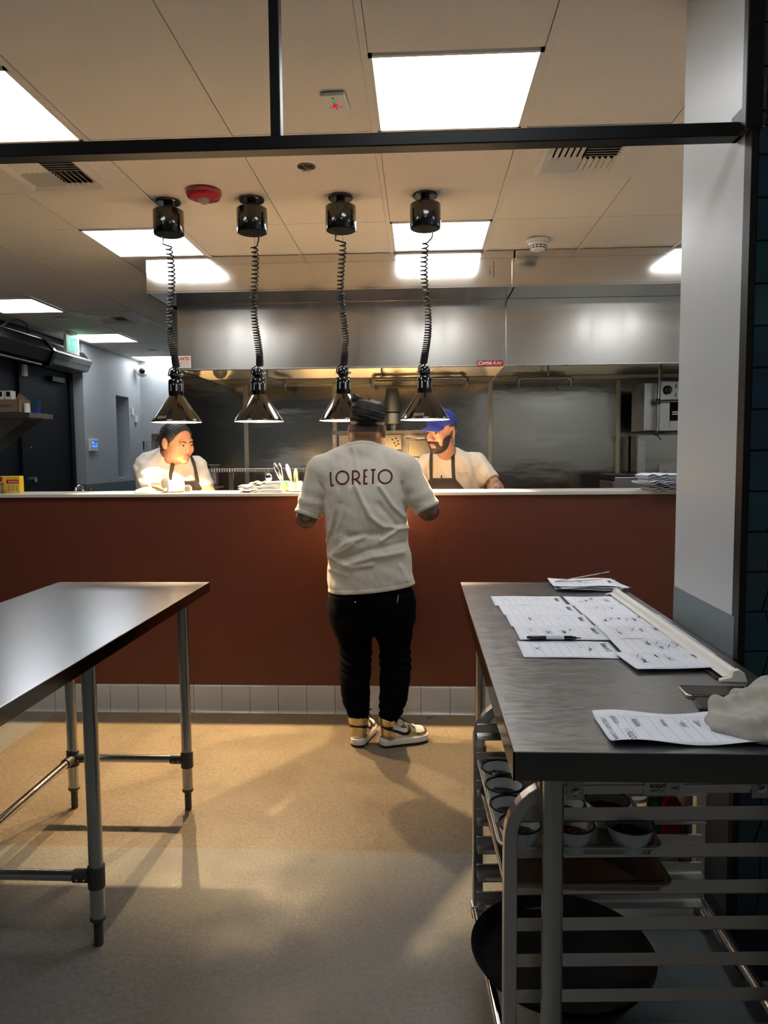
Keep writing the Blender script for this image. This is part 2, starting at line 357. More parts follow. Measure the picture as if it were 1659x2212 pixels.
def sdf_mesh(f,lo,hi,h):
    lo=np.array(lo,float);hi=np.array(hi,float); B=6
    nb=np.ceil((hi-lo)/(h*B)).astype(int); n=nb*B+1
    bc=np.stack(np.meshgrid(*[np.arange(k) for k in nb],indexing='ij'),-1).reshape(-1,3)
    cen=(lo+(bc+.5)*B*h).astype(np.float32); fc=f(cen)
    act=np.abs(fc)<B*h*.87*1.7
    V=np.empty(n,np.float32)
    ix=[np.minimum(np.arange(n[k])//B,nb[k]-1) for k in range(3)]
    F=np.where(fc<0,-1.,1.).astype(np.float32).reshape(nb); V[:]=F[np.ix_(*ix)]
    A=np.zeros(n,bool); Ab=act.reshape(nb)
    for b in bc[act]:
        A[b[0]*B:b[0]*B+B+1,b[1]*B:b[1]*B+B+1,b[2]*B:b[2]*B+B+1]=True
    idx=np.argwhere(A); 
    vals=np.empty(len(idx),np.float32)
    for s in range(0,len(idx),400000):
        vals[s:s+400000]=f((lo+idx[s:s+400000]*h).astype(np.float32))
    V[A]=vals; V[V==0]=1e-7
    I=V<0; sg=np.zeros(np.array(n)-1,np.int8)
    for c in CN: sg+=I[c[0]:n[0]-1+c[0],c[1]:n[1]-1+c[1],c[2]:n[2]-1+c[2]]
    cells=np.argwhere((sg>0)&(sg<8)); m=len(cells)
    cv=np.stack([V[cells[:,0]+c[0],cells[:,1]+c[1],cells[:,2]+c[2]] for c in CN],1)
    acc=np.zeros((m,3));cnt=np.zeros(m)
    for a,b in ED:
        va=cv[:,a];vb=cv[:,b]; k=(va<0)!=(vb<0); t=np.where(k,va/(va-vb+1e-12),0)
        p=CN[a]+t[:,None]*(CN[b]-CN[a]); acc+=p*k[:,None];cnt+=k
    vt=lo+(cells+acc/np.maximum(cnt,1)[:,None])*h
    ID=-np.ones(np.array(n)-1,np.int64); ID[tuple(cells.T)]=np.arange(m)
    quads=[]
    for ax in range(3):
        o1,o2=(ax+1)%3,(ax+2)%3
        sl=[slice(0,None)]*3; s2=[slice(0,None)]*3; sl[ax]=slice(0,n[ax]-1); s2[ax]=slice(1,n[ax])
        ch=np.argwhere(I[tuple(sl)]!=I[tuple(s2)])
        ok=(ch[:,o1]>0)&(ch[:,o2]>0)&(ch[:,o1]<n[o1]-1)&(ch[:,o2]<n[o2]-1); ch=ch[ok]
        q=[]
        for d1,d2 in((0,0),(-1,0),(-1,-1),(0,-1)):
            c=ch.copy(); c[:,o1]+=d1;c[:,o2]+=d2; q.append(ID[tuple(c.T)])
        q=np.stack(q,1); s=I[tuple(ch.T)]; q[s]=q[s][:,::-1]; quads.append(q[(q>=0).all(1)])
    return vt,np.concatenate(quads)[:,::-1]
def sdf_obj(name,f,lo,hi,h,mats,parent=None,matfn=None,tf=None,relax=1):
    vt,q=sdf_mesh(f,lo,hi,h)
    raw=vt
    if tf is not None:
        T=np.array(tf); vt=vt@T[:3,:3].T+T[:3,3]
    off=np.array(org(parent)) if parent is not None else np.zeros(3)
    me=bpy.data.meshes.new(name); nv=len(vt); me.vertices.add(nv); me.vertices.foreach_set('co',(vt-off).astype(np.float32).ravel())
    nq=len(q); me.loops.add(nq*4); me.loops.foreach_set('vertex_index',q.astype(np.int32).ravel())
    me.polygons.add(nq); me.polygons.foreach_set('loop_start',np.arange(nq,dtype=np.int32)*4); 
    me.update(calc_edges=True); me.validate()
    o=bpy.data.objects.new(name,me); COL.objects.link(o)
    for x in (mats if isinstance(mats,list) else [mats]): me.materials.append(M[x])
    if matfn is not None:
        cen=raw[q].mean(1); mi=matfn(cen).astype(np.int32)
        if len(mi)==len(me.polygons): me.polygons.foreach_set('material_index',mi)
    me.polygons.foreach_set('use_smooth',np.ones(len(me.polygons),bool))
    if relax:
        s=o.modifiers.new('smooth','SMOOTH'); s.factor=.5; s.iterations=relax
    if parent is not None: o.parent=parent
    o['_c']=0; del o['_c']
    return o
def bvh_of(o):
    me=o.data; off=org(o) if o.parent is None else org(o.parent)
    return BVHTree.FromPolygons([v.co+off for v in me.vertices],[tuple(p.vertices) for p in me.polygons])
def project(bvh,pts,dr,start,lift=.0012):
    out=[];dr=Vector(dr)
    for p in pts:
        p=Vector(p); h=bvh.ray_cast(p-dr*start,dr,2)
        if h[0] is not None: out.append(h[0]-dr*lift)
    return out
def dense(pts,step=.003):
    out=[Vector(pts[0])]
    for a,b in zip(pts[:-1],pts[1:]):
        a=Vector(a);b=Vector(b);k=max(1,int((b-a).length/step))
        out+=[a.lerp(b,i/k) for i in range(1,k+1)]
    return out
# ================================================================ THE SETTING
XL=-4.21; XR=3.0
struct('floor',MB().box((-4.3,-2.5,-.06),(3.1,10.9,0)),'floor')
# ---- ceiling with lay-in tiles
ceil=struct('ceiling',MB().box((-4.3,-2.5,ZC+.02),(3.1,10.9,ZC+.12)),'grout')  # slab coloured dark to paint shadow lines into the gaps between tiles
GX=[.446+.635*k for k in range(-8,5)]; GY=[2.68+.622*k for k in range(-5,14)]
lights={(-1,0),(-4,0),(-4,3),(-1,3),(-7,6),(-7,9),(-7,12),(2,3),(2,0),(-1,-3),(-5,-3),(3,-3)}
vents={(-4,1),(0,1),(-6,7)}
def gx(i): return .446+.635*i
def gy(j): return 2.68+.622*j
TB=.024
tiles=set()
def ctile(i,j,n=1):
    a=TB/2+.002; g=.005
    x0,x1=gx(i)+a,gx(i)+.635-a; y0,y1=gy(j)+g/2,gy(j+n)-g/2
    x0=max(x0,XL); x1=min(x1,XR)
    if x1-x0<.05: return
    mb=MB().box((x0,y0,ZC+.004),(x1,y1,ZC+.018)); tiles.add((i,j))
    obj('ceiling_tile',mb,'ceil_tile',ceil)
used=set(lights)|set(vents)
for i in range(-8,5):
    j=-5
    while j<13:
        if (i,j) in used: j+=1; continue
        n=1
        if (i,j+1) not in used and j+1<13 and not (i==0 and j in(1,2,3)) and not (i,j) in((-2,2),) and j not in(3,4): n=2
        if j==2 : n=1
        if i in(-1,-2,-3,1) and j==1: n=2
        if i in(-2,-3) and j in(-1,): n=2
        if (i,j) in ((-2,2),(-3,2),(1,2),(-1,2)): n=1
        ctile(i,j,n); j+=n
gb=MB()
for i in range(-8,6):
    x=gx(i)
    if XL<x<XR: gb.box((x-TB/2,-2.5,ZC-.001),(x+TB/2,10.7,ZC+.004))
obj('ceiling_grid',gb,'tbar',ceil)
# ---- recessed light panels
LN={(-1,0):'large square ceiling light panel nearest the camera, right of the black mullion',(-4,0):'square ceiling light panel cut by the left edge of the photo above the black bar',
(-4,3):'square light panel behind the leftmost heat lamp canister',(-1,3):'square light panel behind the rightmost heat lamp canister',(-7,6):'ceiling light panel at far left above the exit sign',
(-7,9):'ceiling light panel just right of the green exit sign',(-7,12):'farthest small ceiling light panel at the back left',(2,3):'ceiling light panel barely showing beside the grey column',(2,0):'ceiling light panel hidden beyond the grey column',
(-1,-3):'ceiling light panel above the camera, over the near end of the tables',(-5,-3):'ceiling light panel out of view over the left table',(3,-3):'ceiling light panel out of view beyond the tiled wall'}
for (i,j),lb in LN.items():
    x0,x1,y0,y1=gx(i)+TB/2,gx(i+1)-TB/2,gy(j)+.006,gy(j+1)-.006
    t=thing('ceiling_light',lb,'ceiling light',((x0+x1)/2,(y0+y1)/2,ZC),'square light panels in the kitchen ceiling')
    f=MB()
    for a,b in(((x0,y0),(x1,y0+.014)),((x0,y1-.014),(x1,y1)),((x0,y0),(x0+.014,y1)),((x1-.014,y0),(x1,y1))): f.box((a[0],a[1],ZC-.003),(b[0],b[1],ZC+.014))
    obj('frame',f,'white_metal',t)
    obj('diffuser',MB().box((x0+.014,y0+.014,ZC+.002),(x1-.014,y1-.014,ZC+.012)),'panel',t)
# ---- air diffusers
def vent(i,j,lb,small=False):
    x0,x1,y0,y1=gx(i)+TB/2,gx(i+1)-TB/2,gy(j)+.004,gy(j+1)-.004; cx,cy=(x0+x1)/2,(y0+y1)/2
    t=thing('air_vent',lb,'vent',(cx,cy,ZC),'square ceiling air diffusers')
    s=.15 if not small else .12; o=.205
    p=MB()
    for a,b in(((x0,y0),(x1,cy-o)),((x0,cy+o),(x1,y1)),((x0,cy-o),(cx-o,cy+o)),((cx+o,cy-o),(x1,cy+o))): p.box((a[0],a[1],ZC),(b[0],b[1],ZC+.014))
    obj('plate',p,'white_metal',t)
    f=MB(); q=[(-o,-o),(o,-o),(o,o),(-o,o)]; s2=.185
    for k in range(4):
        a=q[k];b=q[(k+1)%4]; f.add([(cx+a[0],cy+a[1],ZC),(cx+b[0],cy+b[1],ZC),(cx+b[0]*s2/o,cy+b[1]*s2/o,ZC-.03),(cx+a[0]*s2/o,cy+a[1]*s2/o,ZC-.03)],[(0,1,2,3)])
        f.add([(cx+a[0]*s2/o,cy+a[1]*s2/o,ZC-.03),(cx+b[0]*s2/o,cy+b[1]*s2/o,ZC-.03),(cx+b[0]*s/o,cy+b[1]*s/o,ZC-.008),(cx+a[0]*s/o,cy+a[1]*s/o,ZC-.008)],[(0,1,2,3)])
    obj('bevelled_frame',f,'white_metal',t)
    obj('duct_opening',MB().box((cx-s2,cy-s2,ZC+.012),(cx+s2,cy+s2,ZC+.02)),'dark_void',t)
    for qx in(0,1):
        for qy in(0,1):
            ax=cx-.17+qx*.17; ay=cy-.17+qy*.17; along=(qx+qy)%2
            for k in range(6):
                d=.014+k*.0275; tilt=.55 if (qy if along else qx) else -.55
                if along: mb=MB().box((ax+.003,ay+d-.011,ZC-.013),(ax+.167,ay+d+.011,ZC-.0115),rot=(-tilt-.2,0,0))
                else: mb=MB().box((ax+d-.011,ay+.003,ZC-.013),(ax+d+.011,ay+.167,ZC-.0115),rot=(0,tilt+.2,0))
                obj('vane',mb,'white_metal',t)
vent(-4,1,'square ceiling air vent at left under the black bar'); vent(0,1,'square ceiling air vent at right under the black bar'); vent(-6,7,'small far ceiling air vent near the hood corner',True)
# ---- side partition (the grey column) and the tiled dining wall
wr=struct('wall_right',MB().box((.83,1.98,0),(XR,2.45,ZC)),'wall_grey')
tag(obj('wainscot',MB().box((.8285,1.981,.0),(.831,2.451,.996)),'wainscot',wr),kind='structure')
tag(obj('corner_trim',MB().box((.829,1.955,0),(.845,1.985,2.237)).box((.829,1.985,0),(.8305,1.996,2.237)),'black_frame',wr),kind='structure')
obj('grout_bed',MB().box((.845,1.970,0),(2.95,1.98,ZC)),'teal_grout',wr)
rr=random.Random(3); far=MB()
z=.17; row=0
while z<ZC-.02:
    hh=.1055; x=.847; xt=x; first=True
    xe=1.40
    sl=[.012,-.004,.014,-.002][row%4]
    while x<xe:
        wdt=.052+rr.random()*.02; nb=x+wdt-(sl if row%2==0 else 0)+rr.uniform(-.004,.004); nt=xt+wdt+(sl if row%2==0 else 0)+rr.uniform(-.004,.004)
        if row%2 and rr.random()<.5: nb,nt=nb+.012,nt-.012
        g=.0022; p=[(x+g,z+g),(nb-g,z+g+rr.uniform(0,.002)),(nt-g,z+hh-g),(xt+g,z+hh-g-rr.uniform(0,.002))]
        yy=1.962+rr.uniform(-.0015,.0015)
        obj('tile',MB().prism(p,(yy,1.972),'y'),M['teal'][rr.randrange(4)],wr)
        x,xt=nb,nt
    while x<2.9:
        nb,nt=x+.062-sl,xt+.062+sl; nb=nt=(nb+nt)/2+.0; far.prism([(x+.002,z+.002),(nb-.002,z+.002),(nt-.002,z+hh-.002),(xt+.002,z+hh-.002)],(1.962,1.972),'y'); x,xt=nb,nt
    z+=hh; row+=1
obj('distant_tiles',far,M['teal'][0],wr)['kind']='stuff'
for k in range(13): obj('base_tile',MB().box((.846+k*.155,1.955,0),(.998+k*.155,1.972,.165)),'navy_base',wr,bevel=.003)
# ---- back, left and kitchen walls
struct('wall_back',MB().box((XL,10.7,0),(-2.2,10.8,ZC)).box((-2.36,7.05,0),(-2.26,10.7,ZC)),'wall_kitchen')
wl=struct('wall_left',MB().box((-4.3,10.25,0),(-4.07,10.7,ZC)).box((-4.3,8.85,0),(-4.07,9.81,ZC)).box((-4.3,9.81,2.27),(-4.07,10.25,ZC)).box((-4.3,9.81,0),(-4.07,10.25,1.16)).box((-4.3,9.81,1.16),(-4.24,10.25,2.27)),'wall_kitchen')
obj('wainscot',MB().box((-4.072,8.848,0),(-4.067,10.7,1.11)).box((-4.21,8.845,0),(-4.068,8.85,1.11)),'wainscot',wl)
struct('wall_left_front',MB().box((-4.3,-2.5,0),(XL,8.85,ZC)),'black_door')
struct('wall_right_back',MB().box((XR,2.45,0),(XR+.1,7.05,ZC)),'wall_kitchen')
dr=struct('door_1',MB().box((-4.212,7.69,.01),(-4.19,8.70,2.42)),'black_door')
obj('door_frame',MB().box((-4.212,8.72,0),(-4.17,8.80,2.50)).box((-4.212,7.62,0),(-4.18,7.67,2.50)).box((-4.212,7.62,2.44),(-4.17,8.80,2.52)),'black_door',dr)
obj('door_knob',MB().sphere((-4.14,7.84,1.04),.035).cyl((-4.19,7.84,1.04),(-4.14,7.84,1.04),.014),'chrome',dr,smooth=True)
obj('deadbolt',MB().cyl((-4.19,7.84,1.2),(-4.165,7.84,1.2),.03),'chrome',dr,smooth=True)
obj('door_closer',MB().box((-4.19,8.25,2.30),(-4.14,8.55,2.36)),'black_plastic',dr,bevel=.004)
obj('peephole',MB().cyl((-4.19,7.80,1.55),(-4.18,7.80,1.55),.01),'chrome',dr)
# ---- counter wall
cw=struct('wall_counter',MB().box((XL,YC,0),(XR,4.33,1.213)),'terracotta')
ct=tag(obj('counter_top',MB().box((XL,4.012,1.2131),(XR,4.36,1.231)),'counter',bevel=.002),'long white pass counter top on the terracotta wall','counter')
bb=struct('baseboard_counter',MB().box((XL+.01,YC-.004,0),(XR-.01,YC,.154)),'grout')
x=-2.395; 
while x<1.75:
    prof=[(YC-.004,.0),(YC-.030,.0),(YC-.024,.004),(YC-.0175,.012),(YC-.0145,.024),(YC-.014,.146),(YC-.011,.1515),(YC-.004,.153)]
    obj('tile',MB().prism(prof,(x+.0012,x+.158),'x'),'white_tile',bb,smooth=True,angle=50); x+=.1595
# ---- black steel frame of the opening
fr=struct('trim_1',MB().box((-3.2,2.0,2.237),(.829,2.05,2.272)),'black_frame',bevel=.003)
obj('mullion',MB().box((-.391,2.004,2.272),(-.364,2.046,ZC-.002)),'black_frame',fr,bevel=.002)
obj('end_post',MB().box((.812,1.954,2.237),(.852,1.980,ZC-.002)).box((.815,1.98,2.237),(.829,2.05,2.30)),'black_frame',fr,bevel=.002)
# ---- backsplash and hood
sw=struct('wall_backsplash',MB().box((-2.27,6.95,0),(XR,7.05,ZC)),'steel_wall')
for k,(a,b) in enumerate(((-2.27,-1.64),(-1.64,-.80),(-.80,.645),(.645,1.815),(1.815,XR))):
    obj('steel_panel',MB().box((a+.012,6.944,.1),(b-.012,6.952,2.2)),'steel_wall',sw)
for a in(-1.64,-.80,.645,1.815): obj('joint_strip',MB().box((a-.02,6.936,.1),(a+.02,6.949,2.11)),'brass_rough',sw,bevel=.003)
hood=thing('exhaust_hood','long stainless steel exhaust hood below the ceiling across the back','range hood',(0,5.6,2.1))
for a,b in((-1.91,.640),(.652,XR-.01)):
    obj('enclosure_panel',MB().box((a,5.2,2.585),(b,5.215,2.765)),'steel_hood',hood,bevel=.002)
    obj('closure_strip',MB().box((a,5.206,2.767),(b,5.215,ZC-.002)),'steel_hood',hood)
    obj('ledge',MB().box((a,5.2,2.575),(b,5.63,2.585)),'steel_hood',hood)
obj('joint_cover',MB().box((.628,5.196,2.572),(.664,5.2,2.765)),'steel_hood',hood,bevel=.001)
for a,b in((-1.83,.628),(.636,XR-.01)):
    obj('front_panel',MB().box((a,5.6,2.095),(b,5.615,2.575)),'hood_front',hood,bevel=.002)
    obj('bottom_lip',MB().box((a,5.6,2.088),(b,5.64,2.096)),'steel',hood)
obj('side_panel',MB().prism([(5.615,2.09),(6.94,2.09),(6.94,2.575),(5.615,2.575)],(-1.83,-1.815),'x'),'steel_hood',hood)
obj('divider',MB().prism([(5.615,2.085),(6.94,2.085),(6.94,2.575),(5.615,2.575)],(.622,.642),'x'),'steel_hood',hood)
obj('filter_bank',MB().prism([(6.80,2.13),(6.82,2.13),(6.715,2.55),(6.695,2.55)],(-1.81,XR-.01),'x'),'brass',hood)  # plain back panel, slope shaped to mirror the lit counter, warm tint painted in
obj('plenum_top',MB().box((-1.81,5.62,2.555),(XR-.01,6.94,2.575)),'steel_hood',hood)
obj('rear_gutter',MB().box((-1.83,6.78,2.10),(XR-.01,6.935,2.135)),'brass_rough',hood,bevel=.003)
obj('end_flashing',MB().box((-1.91,5.215,2.575),(-1.90,6.94,ZC-.002)),'steel_hood',hood)
# hood stickers
s=obj('fire_service_sticker',MB().box((-1.832,5.597,2.105),(-1.733,5.5995,2.195)),'white_plastic',hood); s['label']='white square sticker with UNITED in red'
tb=text_mb('UNITED',.032,width=.084,ext=.0004,o=(-1.782,5.5965,2.172),bold=.0012); obj('lettering',tb,'red_print',s)
tb=text_mb('SERVICES, INC.',.008,ext=.0003,o=(-1.782,5.5965,2.153)); text_mb('CUSTOM FIRE SYSTEMS',.008,width=.07,ext=.0003,o=(-1.782,5.5965,2.128),mb=tb); text_mb('SALES & SERVICE',.008,width=.07,ext=.0003,o=(-1.782,5.5965,2.117),mb=tb); obj('small_print',tb,'red_print',s)
tb=text_mb('(800) 559-FIRE',.013,width=.078,ext=.0003,o=(-1.782,5.5965,2.141)); obj('phone_number',tb,'red_print',s)
s=obj('maker_badge',MB().box((.424,5.597,2.087),(.616,5.5995,2.128)),'red_label',hood); s['label']='red badge reading CAPTIVEAIRE in white'
tb=text_mb('C',.038,shear=.25,ext=.0004,o=(.441,5.5965,2.108),bold=.001); text_mb('APTIVE',.029,shear=.25,ext=.0004,width=.078,o=(.492,5.5965,2.106),mb=tb,bold=.001); text_mb('A',.038,shear=.25,ext=.0004,o=(.548,5.5965,2.108),mb=tb); text_mb('IRE',.029,shear=.25,ext=.0004,width=.04,o=(.583,5.5965,2.106),mb=tb)
obj('lettering',tb,'white_print',s)
tb=text_mb('ALPI LIFT PLUS 001',.013,ext=.0003,width=.10,o=(.505,5.198,2.69),ux=(0,0,-1),uy=(1,0,0)); text_mb('- LK 70403',.011,ext=.0003,width=.06,o=(.478,5.198,2.69),ux=(0,0,-1),uy=(1,0,0),mb=tb); obj('stencil_print',tb,'black_plastic',hood)
# fire suppression pipes
def pipe_run(lb,x0,x1,xd,z,y=6.62,extra=()):
    t=thing('suppression_pipe',lb,'pipe',(x0,y,z),'fire suppression pipes under the hood')
    obj('pipe',MB().cyl((x0+.02,y,z+.02),(x1-.02,y,z+.02),.0125),'pipe',t,smooth=True)
    obj('drop_pipe',MB().cyl((xd,y,z+.02),(xd,y,2.55),.008),'pipe',t,smooth=True)
    for a in extra+(xd,): obj('coupling',MB().cyl((a-.03,y,z+.02),(a+.03,y,z+.02),.02),'pipe',t,smooth=True)
    for a in(x0,x1):
        e=obj('elbow',MB().tube([(a+(.03 if a==x0 else -.03),y,z+.02),(a+(.01 if a==x0 else -.01),y,z+.018),(a,y,z+.008),(a,y,z-.015)],.019),'pipe',t,smooth=True)
        obj('nozzle',MB().cyl((a,y,z-.01),(a,y,z-.055),.010,.006),'chrome',t,smooth=True)
pipe_run('long horizontal suppression pipe between the third and fourth heat lamps',-.43,.405,-.341,2.085,extra=(.24,))
pipe_run('shorter horizontal suppression pipe on the right above the bare backsplash',.86,1.315,1.12,2.075,extra=(1.22,))
t=thing('suppression_pipe','short bent suppression nozzle right of the second heat lamp','pipe',(-1.35,6.62,2.1),'fire suppression pipes under the hood')
obj('pipe',MB().tube([(-1.36,6.62,2.125),(-1.33,6.62,2.12),(-1.30,6.62,2.105),(-1.25,6.62,2.10),(-1.215,6.62,2.095),(-1.205,6.62,2.07)],.017),'pipe',t,smooth=True)
obj('drop_pipe',MB().cyl((-1.36,6.62,2.12),(-1.36,6.62,2.55),.008),'pipe',t,smooth=True); obj('nozzle',MB().cyl((-1.205,6.62,2.07),(-1.205,6.62,2.02),.009,.006),'chrome',t,smooth=True)
t=thing('hood_light','clear globe light under the hood left of the second lamp','light fixture',(-1.70,6.3,2.2))
obj('globe',MB().sphere((-1.70,6.3,2.155),.062),'lens',t,smooth=True); obj('collar',MB().cyl((-1.70,6.3,2.20),(-1.70,6.3,2.26),.05).cyl((-1.70,6.3,2.26),(-1.70,6.3,2.556),.012),'chrome',t,smooth=True)
# ---- ceiling fittings
t=thing('fire_strobe','round red fire alarm strobe on the ceiling between the first two heat lamps','alarm',(-1.13,3.95,ZC))
obj('housing',MB().lathe([(0,ZC-.042),(.06,ZC-.042),(.082,ZC-.036),(.088,ZC-.026),(.088,ZC-.018),(.092,ZC-.016),(.092,ZC-.001),(0,ZC-.001)],(-1.13,3.95,0)),'red',t,smooth=True)
obj('strobe_lens',MB().lathe([(0,ZC-.066),(.016,ZC-.064),(.024,ZC-.054),(.030,ZC-.041)],(-1.13,3.95,0)),'lens',t,smooth=True)
t=thing('smoke_detector','round white smoke detector on the ceiling near the hood, right side','detector',(.765,4.97,ZC))
obj('base',MB().lathe([(.0,ZC-.022),(.068,ZC-.022),(.074,ZC-.016),(.074,ZC-.001),(0,ZC-.001)],(.765,4.97,0)),'white_plastic',t,smooth=True)
obj('dome',MB().lathe([(0,ZC-.074),(.030,ZC-.073),(.046,ZC-.066),(.056,ZC-.05),(.062,ZC-.023)],(.765,4.97,0)),'white_plastic',t,smooth=True)
sl=MB()
for k in range(14):
    a=2*math.pi*k/14
    for rr_,zz in((.0575,ZC-.046),(.0515,ZC-.058)): sl.box((.765+rr_*math.cos(a)-.002,4.97+rr_*math.sin(a)-.008,zz-.003),(.765+rr_*math.cos(a)+.002,4.97+rr_*math.sin(a)+.008,zz+.003),rot=(0,0,a))
obj('sensing_slots',sl,'black_plastic',t)
t=thing('ceiling_wall_plate','square white ceiling plate with small green and red lamps','indicator plate',(-.329,3.0,ZC),rot=-.06)
obj('plate',MB().box((-.047,-.065,-.014),(.047,.065,-.0005)),'white_plastic',t,local=True,bevel=.002)
obj('green_lamp',MB().sphere((0,-.020,-.014),.0085,sc=(1,1,.8)),'led_g',t,local=True,smooth=True)
obj('red_lamp',MB().sphere((0,.012,-.016),.011,sc=(1,1,1)),'led_r',t,local=True,smooth=True)
obj('screw',MB().cyl((0,.042,-.0155),(0,.042,-.014),.004,n=10).cyl((0,-.044,-.0155),(0,-.044,-.014),.004,n=10),'dark_cast',t,local=True)
tb=text_mb('REMOTE TEST / ALARM',.008,ext=.0003,width=.052,o=(0,.030,-.0148),ux=(1,0,0),uy=(0,1,0)); obj('small_print',tb,'ink',t,local=True)
t=thing('open_junction_hole','small round hole in the ceiling tile with copper wire ends','hole',(-.543,3.664,ZC))
obj('rim',MB().lathe([(.038,ZC-.001),(.041,ZC-.0025),(.044,ZC-.001)],(-.543,3.664,0)),'dark_cast',t,smooth=True)
obj('recess',MB().disc((-.543,3.664,ZC+.0005),.039),'dark_void',t)
wm=MB()
for k in range(6): 
    a=k*1.05; wm.tube([(-.543+.03*math.cos(a),3.664+.03*math.sin(a),ZC),(-.543+.012*math.cos(a+1),3.664+.012*math.sin(a+1),ZC-.012),(-.543+.02*math.cos(a+2),3.664+.02*math.sin(a+2),ZC-.022)],.0016,n=6)
obj('copper_wires',wm,'brass',t)
for x,y,lb in((-3.575,7.34,'small round white sensor on the ceiling above the exit sign'),(-3.47,9.6,'tiny round white sensor on the ceiling before the farthest light')):
    tag(obj('ceiling_sensor',MB().lathe([(0,ZC-.02),(.04,ZC-.018),(.055,ZC-.001),(0,ZC-.001)],(x,y,0),n=24),'white_plastic',smooth=True,at=(x,y,ZC)),lb,'sensor','small round ceiling sensors')
# ---- exit sign, air curtain, fan heater
t=thing('exit_sign','green illuminated EXIT sign hanging at far left','exit sign',(-3.87,8.17,2.78))
obj('housing',MB().box((-3.885,8.02,2.585),(-3.855,8.33,2.785)),'white_plastic',t,bevel=.003)
obj('canopy',MB().box((-3.90,8.08,2.80),(-3.84,8.26,ZC-.001)).box((-3.875,8.14,2.785),(-3.865,8.20,2.80)),'white_metal',t)
obj('lettering',text_mb('EXIT',.20,ext=.001,width=.23,o=(-3.853,8.175,2.685),ux=(0,1,0),uy=(0,0,1),bold=.004),'exit_green',t)
obj('letter_frame',MB().box((-3.8555,8.035,2.60),(-3.8545,8.315,2.77)),'white_plastic',t)
t=thing('air_curtain','grey air curtain with mesh grille mounted above the black door','air curtain',(-4.0,8.4,2.5))
prof=[(-4.195,2.70),(-4.04,2.70),(-3.93,2.58),(-3.99,2.46),(-4.195,2.44)]
def ext_y(poly,y0,y1):
    return MB().prism(poly,(y0,y1),'y')
obj('housing',ext_y(prof,7.93,8.83),'grey_unit',t,bevel=.004)
gm=MB()
for k in range(28): gm.box((-3.985,7.98+k*.029,2.60),(-3.981,7.992+k*.029,2.69),rot=(0,-.74,0))
obj('upper_grille',gm,'dark_void',t)
gm=MB()
for k in range(7): 
    y0=7.97+k*.122
    gm.add([(-3.9365,y0,2.572),(-3.9365,y0+.11,2.572),(-3.962,y0+.11,2.515),(-3.962,y0,2.515)],[(0,1,2,3)])
obj('lower_grille',gm,'dark_cast',t)
t=thing('fan_heater','long black fan unit over the door at far left','heater',(-4.0,7.0,2.45))
obj('housing',ext_y([(x,z) for x,z in prof],5.9,7.9),'black_frame',t,bevel=.004)
obj('rail',MB().cyl((-3.93,5.9,2.40),(-3.93,7.6,2.40),.012).cyl((-3.93,6.1,2.40),(-3.98,6.1,2.47),.008),'dark_cast',t,smooth=True)
obj('end_cap',ext_y([(-4.19,2.72),(-4.03,2.72),(-3.91,2.58),(-3.975,2.43),(-4.19,2.42)],7.86,7.925),'black_gloss',t)
obj('highlight_strip',MB().box((-4.035,5.9,2.702),(-4.03,7.85,2.708)),'alu',t)
tag(obj('cable',MB().tube([(-3.99,7.0,2.69),(-3.97,7.1,2.76),(-3.96,7.25,2.80),(-3.965,7.4,2.79),(-3.98,7.5,2.73),(-3.99,7.45,2.70)],.008),'cable',smooth=True,at=(-3.99,7.2,2.7)),'looping black cable on top of the fan unit','cable')
# ---- small things on the far walls
t=thing('thermostat','white touch-screen thermostat with a blue display on the grey wall','thermostat',(-4.065,9.03,1.6))
obj('case',MB().box((-4.069,8.93,1.515),(-4.035,9.14,1.665)),'white_plastic',t,bevel=.006)
s=obj('screen',MB().box((-4.036,8.96,1.555),(-4.033,9.11,1.645)),'screen',t)
obj('icons',MB().box((-4.0332,8.975,1.605),(-4.0322,9.0,1.632)).box((-4.0332,8.98,1.565),(-4.0322,8.995,1.585)).box((-4.0332,9.01,1.565),(-4.0322,9.025,1.585)).box((-4.0332,9.05,1.57),(-4.0322,9.10,1.578)).box((-4.0332,9.05,1.60),(-4.0322,9.10,1.606)),'screen_txt',s)
t=thing('light_switch','pair of white switch plates on the grey wall beside the niche','switch',(-4.065,10.4,1.95))
obj('switch_plate',MB().box((-4.069,10.33,2.03),(-4.055,10.39,2.13)),'white_plastic',t,bevel=.002); obj('switch_plate',MB().box((-4.069,10.43,1.93),(-4.045,10.51,2.03)),'white_plastic',t,bevel=.002)
t=thing('dome_camera','round white security camera with dark lens in the far left corner','security camera',(-3.98,10.5,2.65))
obj('shell',MB().sphere((-3.96,10.50,2.66),.085),'white_plastic',t,smooth=True); obj('arm',MB().cyl((-4.068,10.52,2.70),(-3.99,10.51,2.68),.05),'white_plastic',t,smooth=True)
obj('camera_lens',MB().sphere((-3.935,10.435,2.655),.042),'glass_black',t,smooth=True)
t=thing('door_sensor','small white sensor box at the top of the black door seam','sensor',(-4.17,7.75,2.40))
obj('case',MB().box((-4.20,7.69,2.30),(-4.16,7.76,2.42)),'white_plastic',t,bevel=.003)
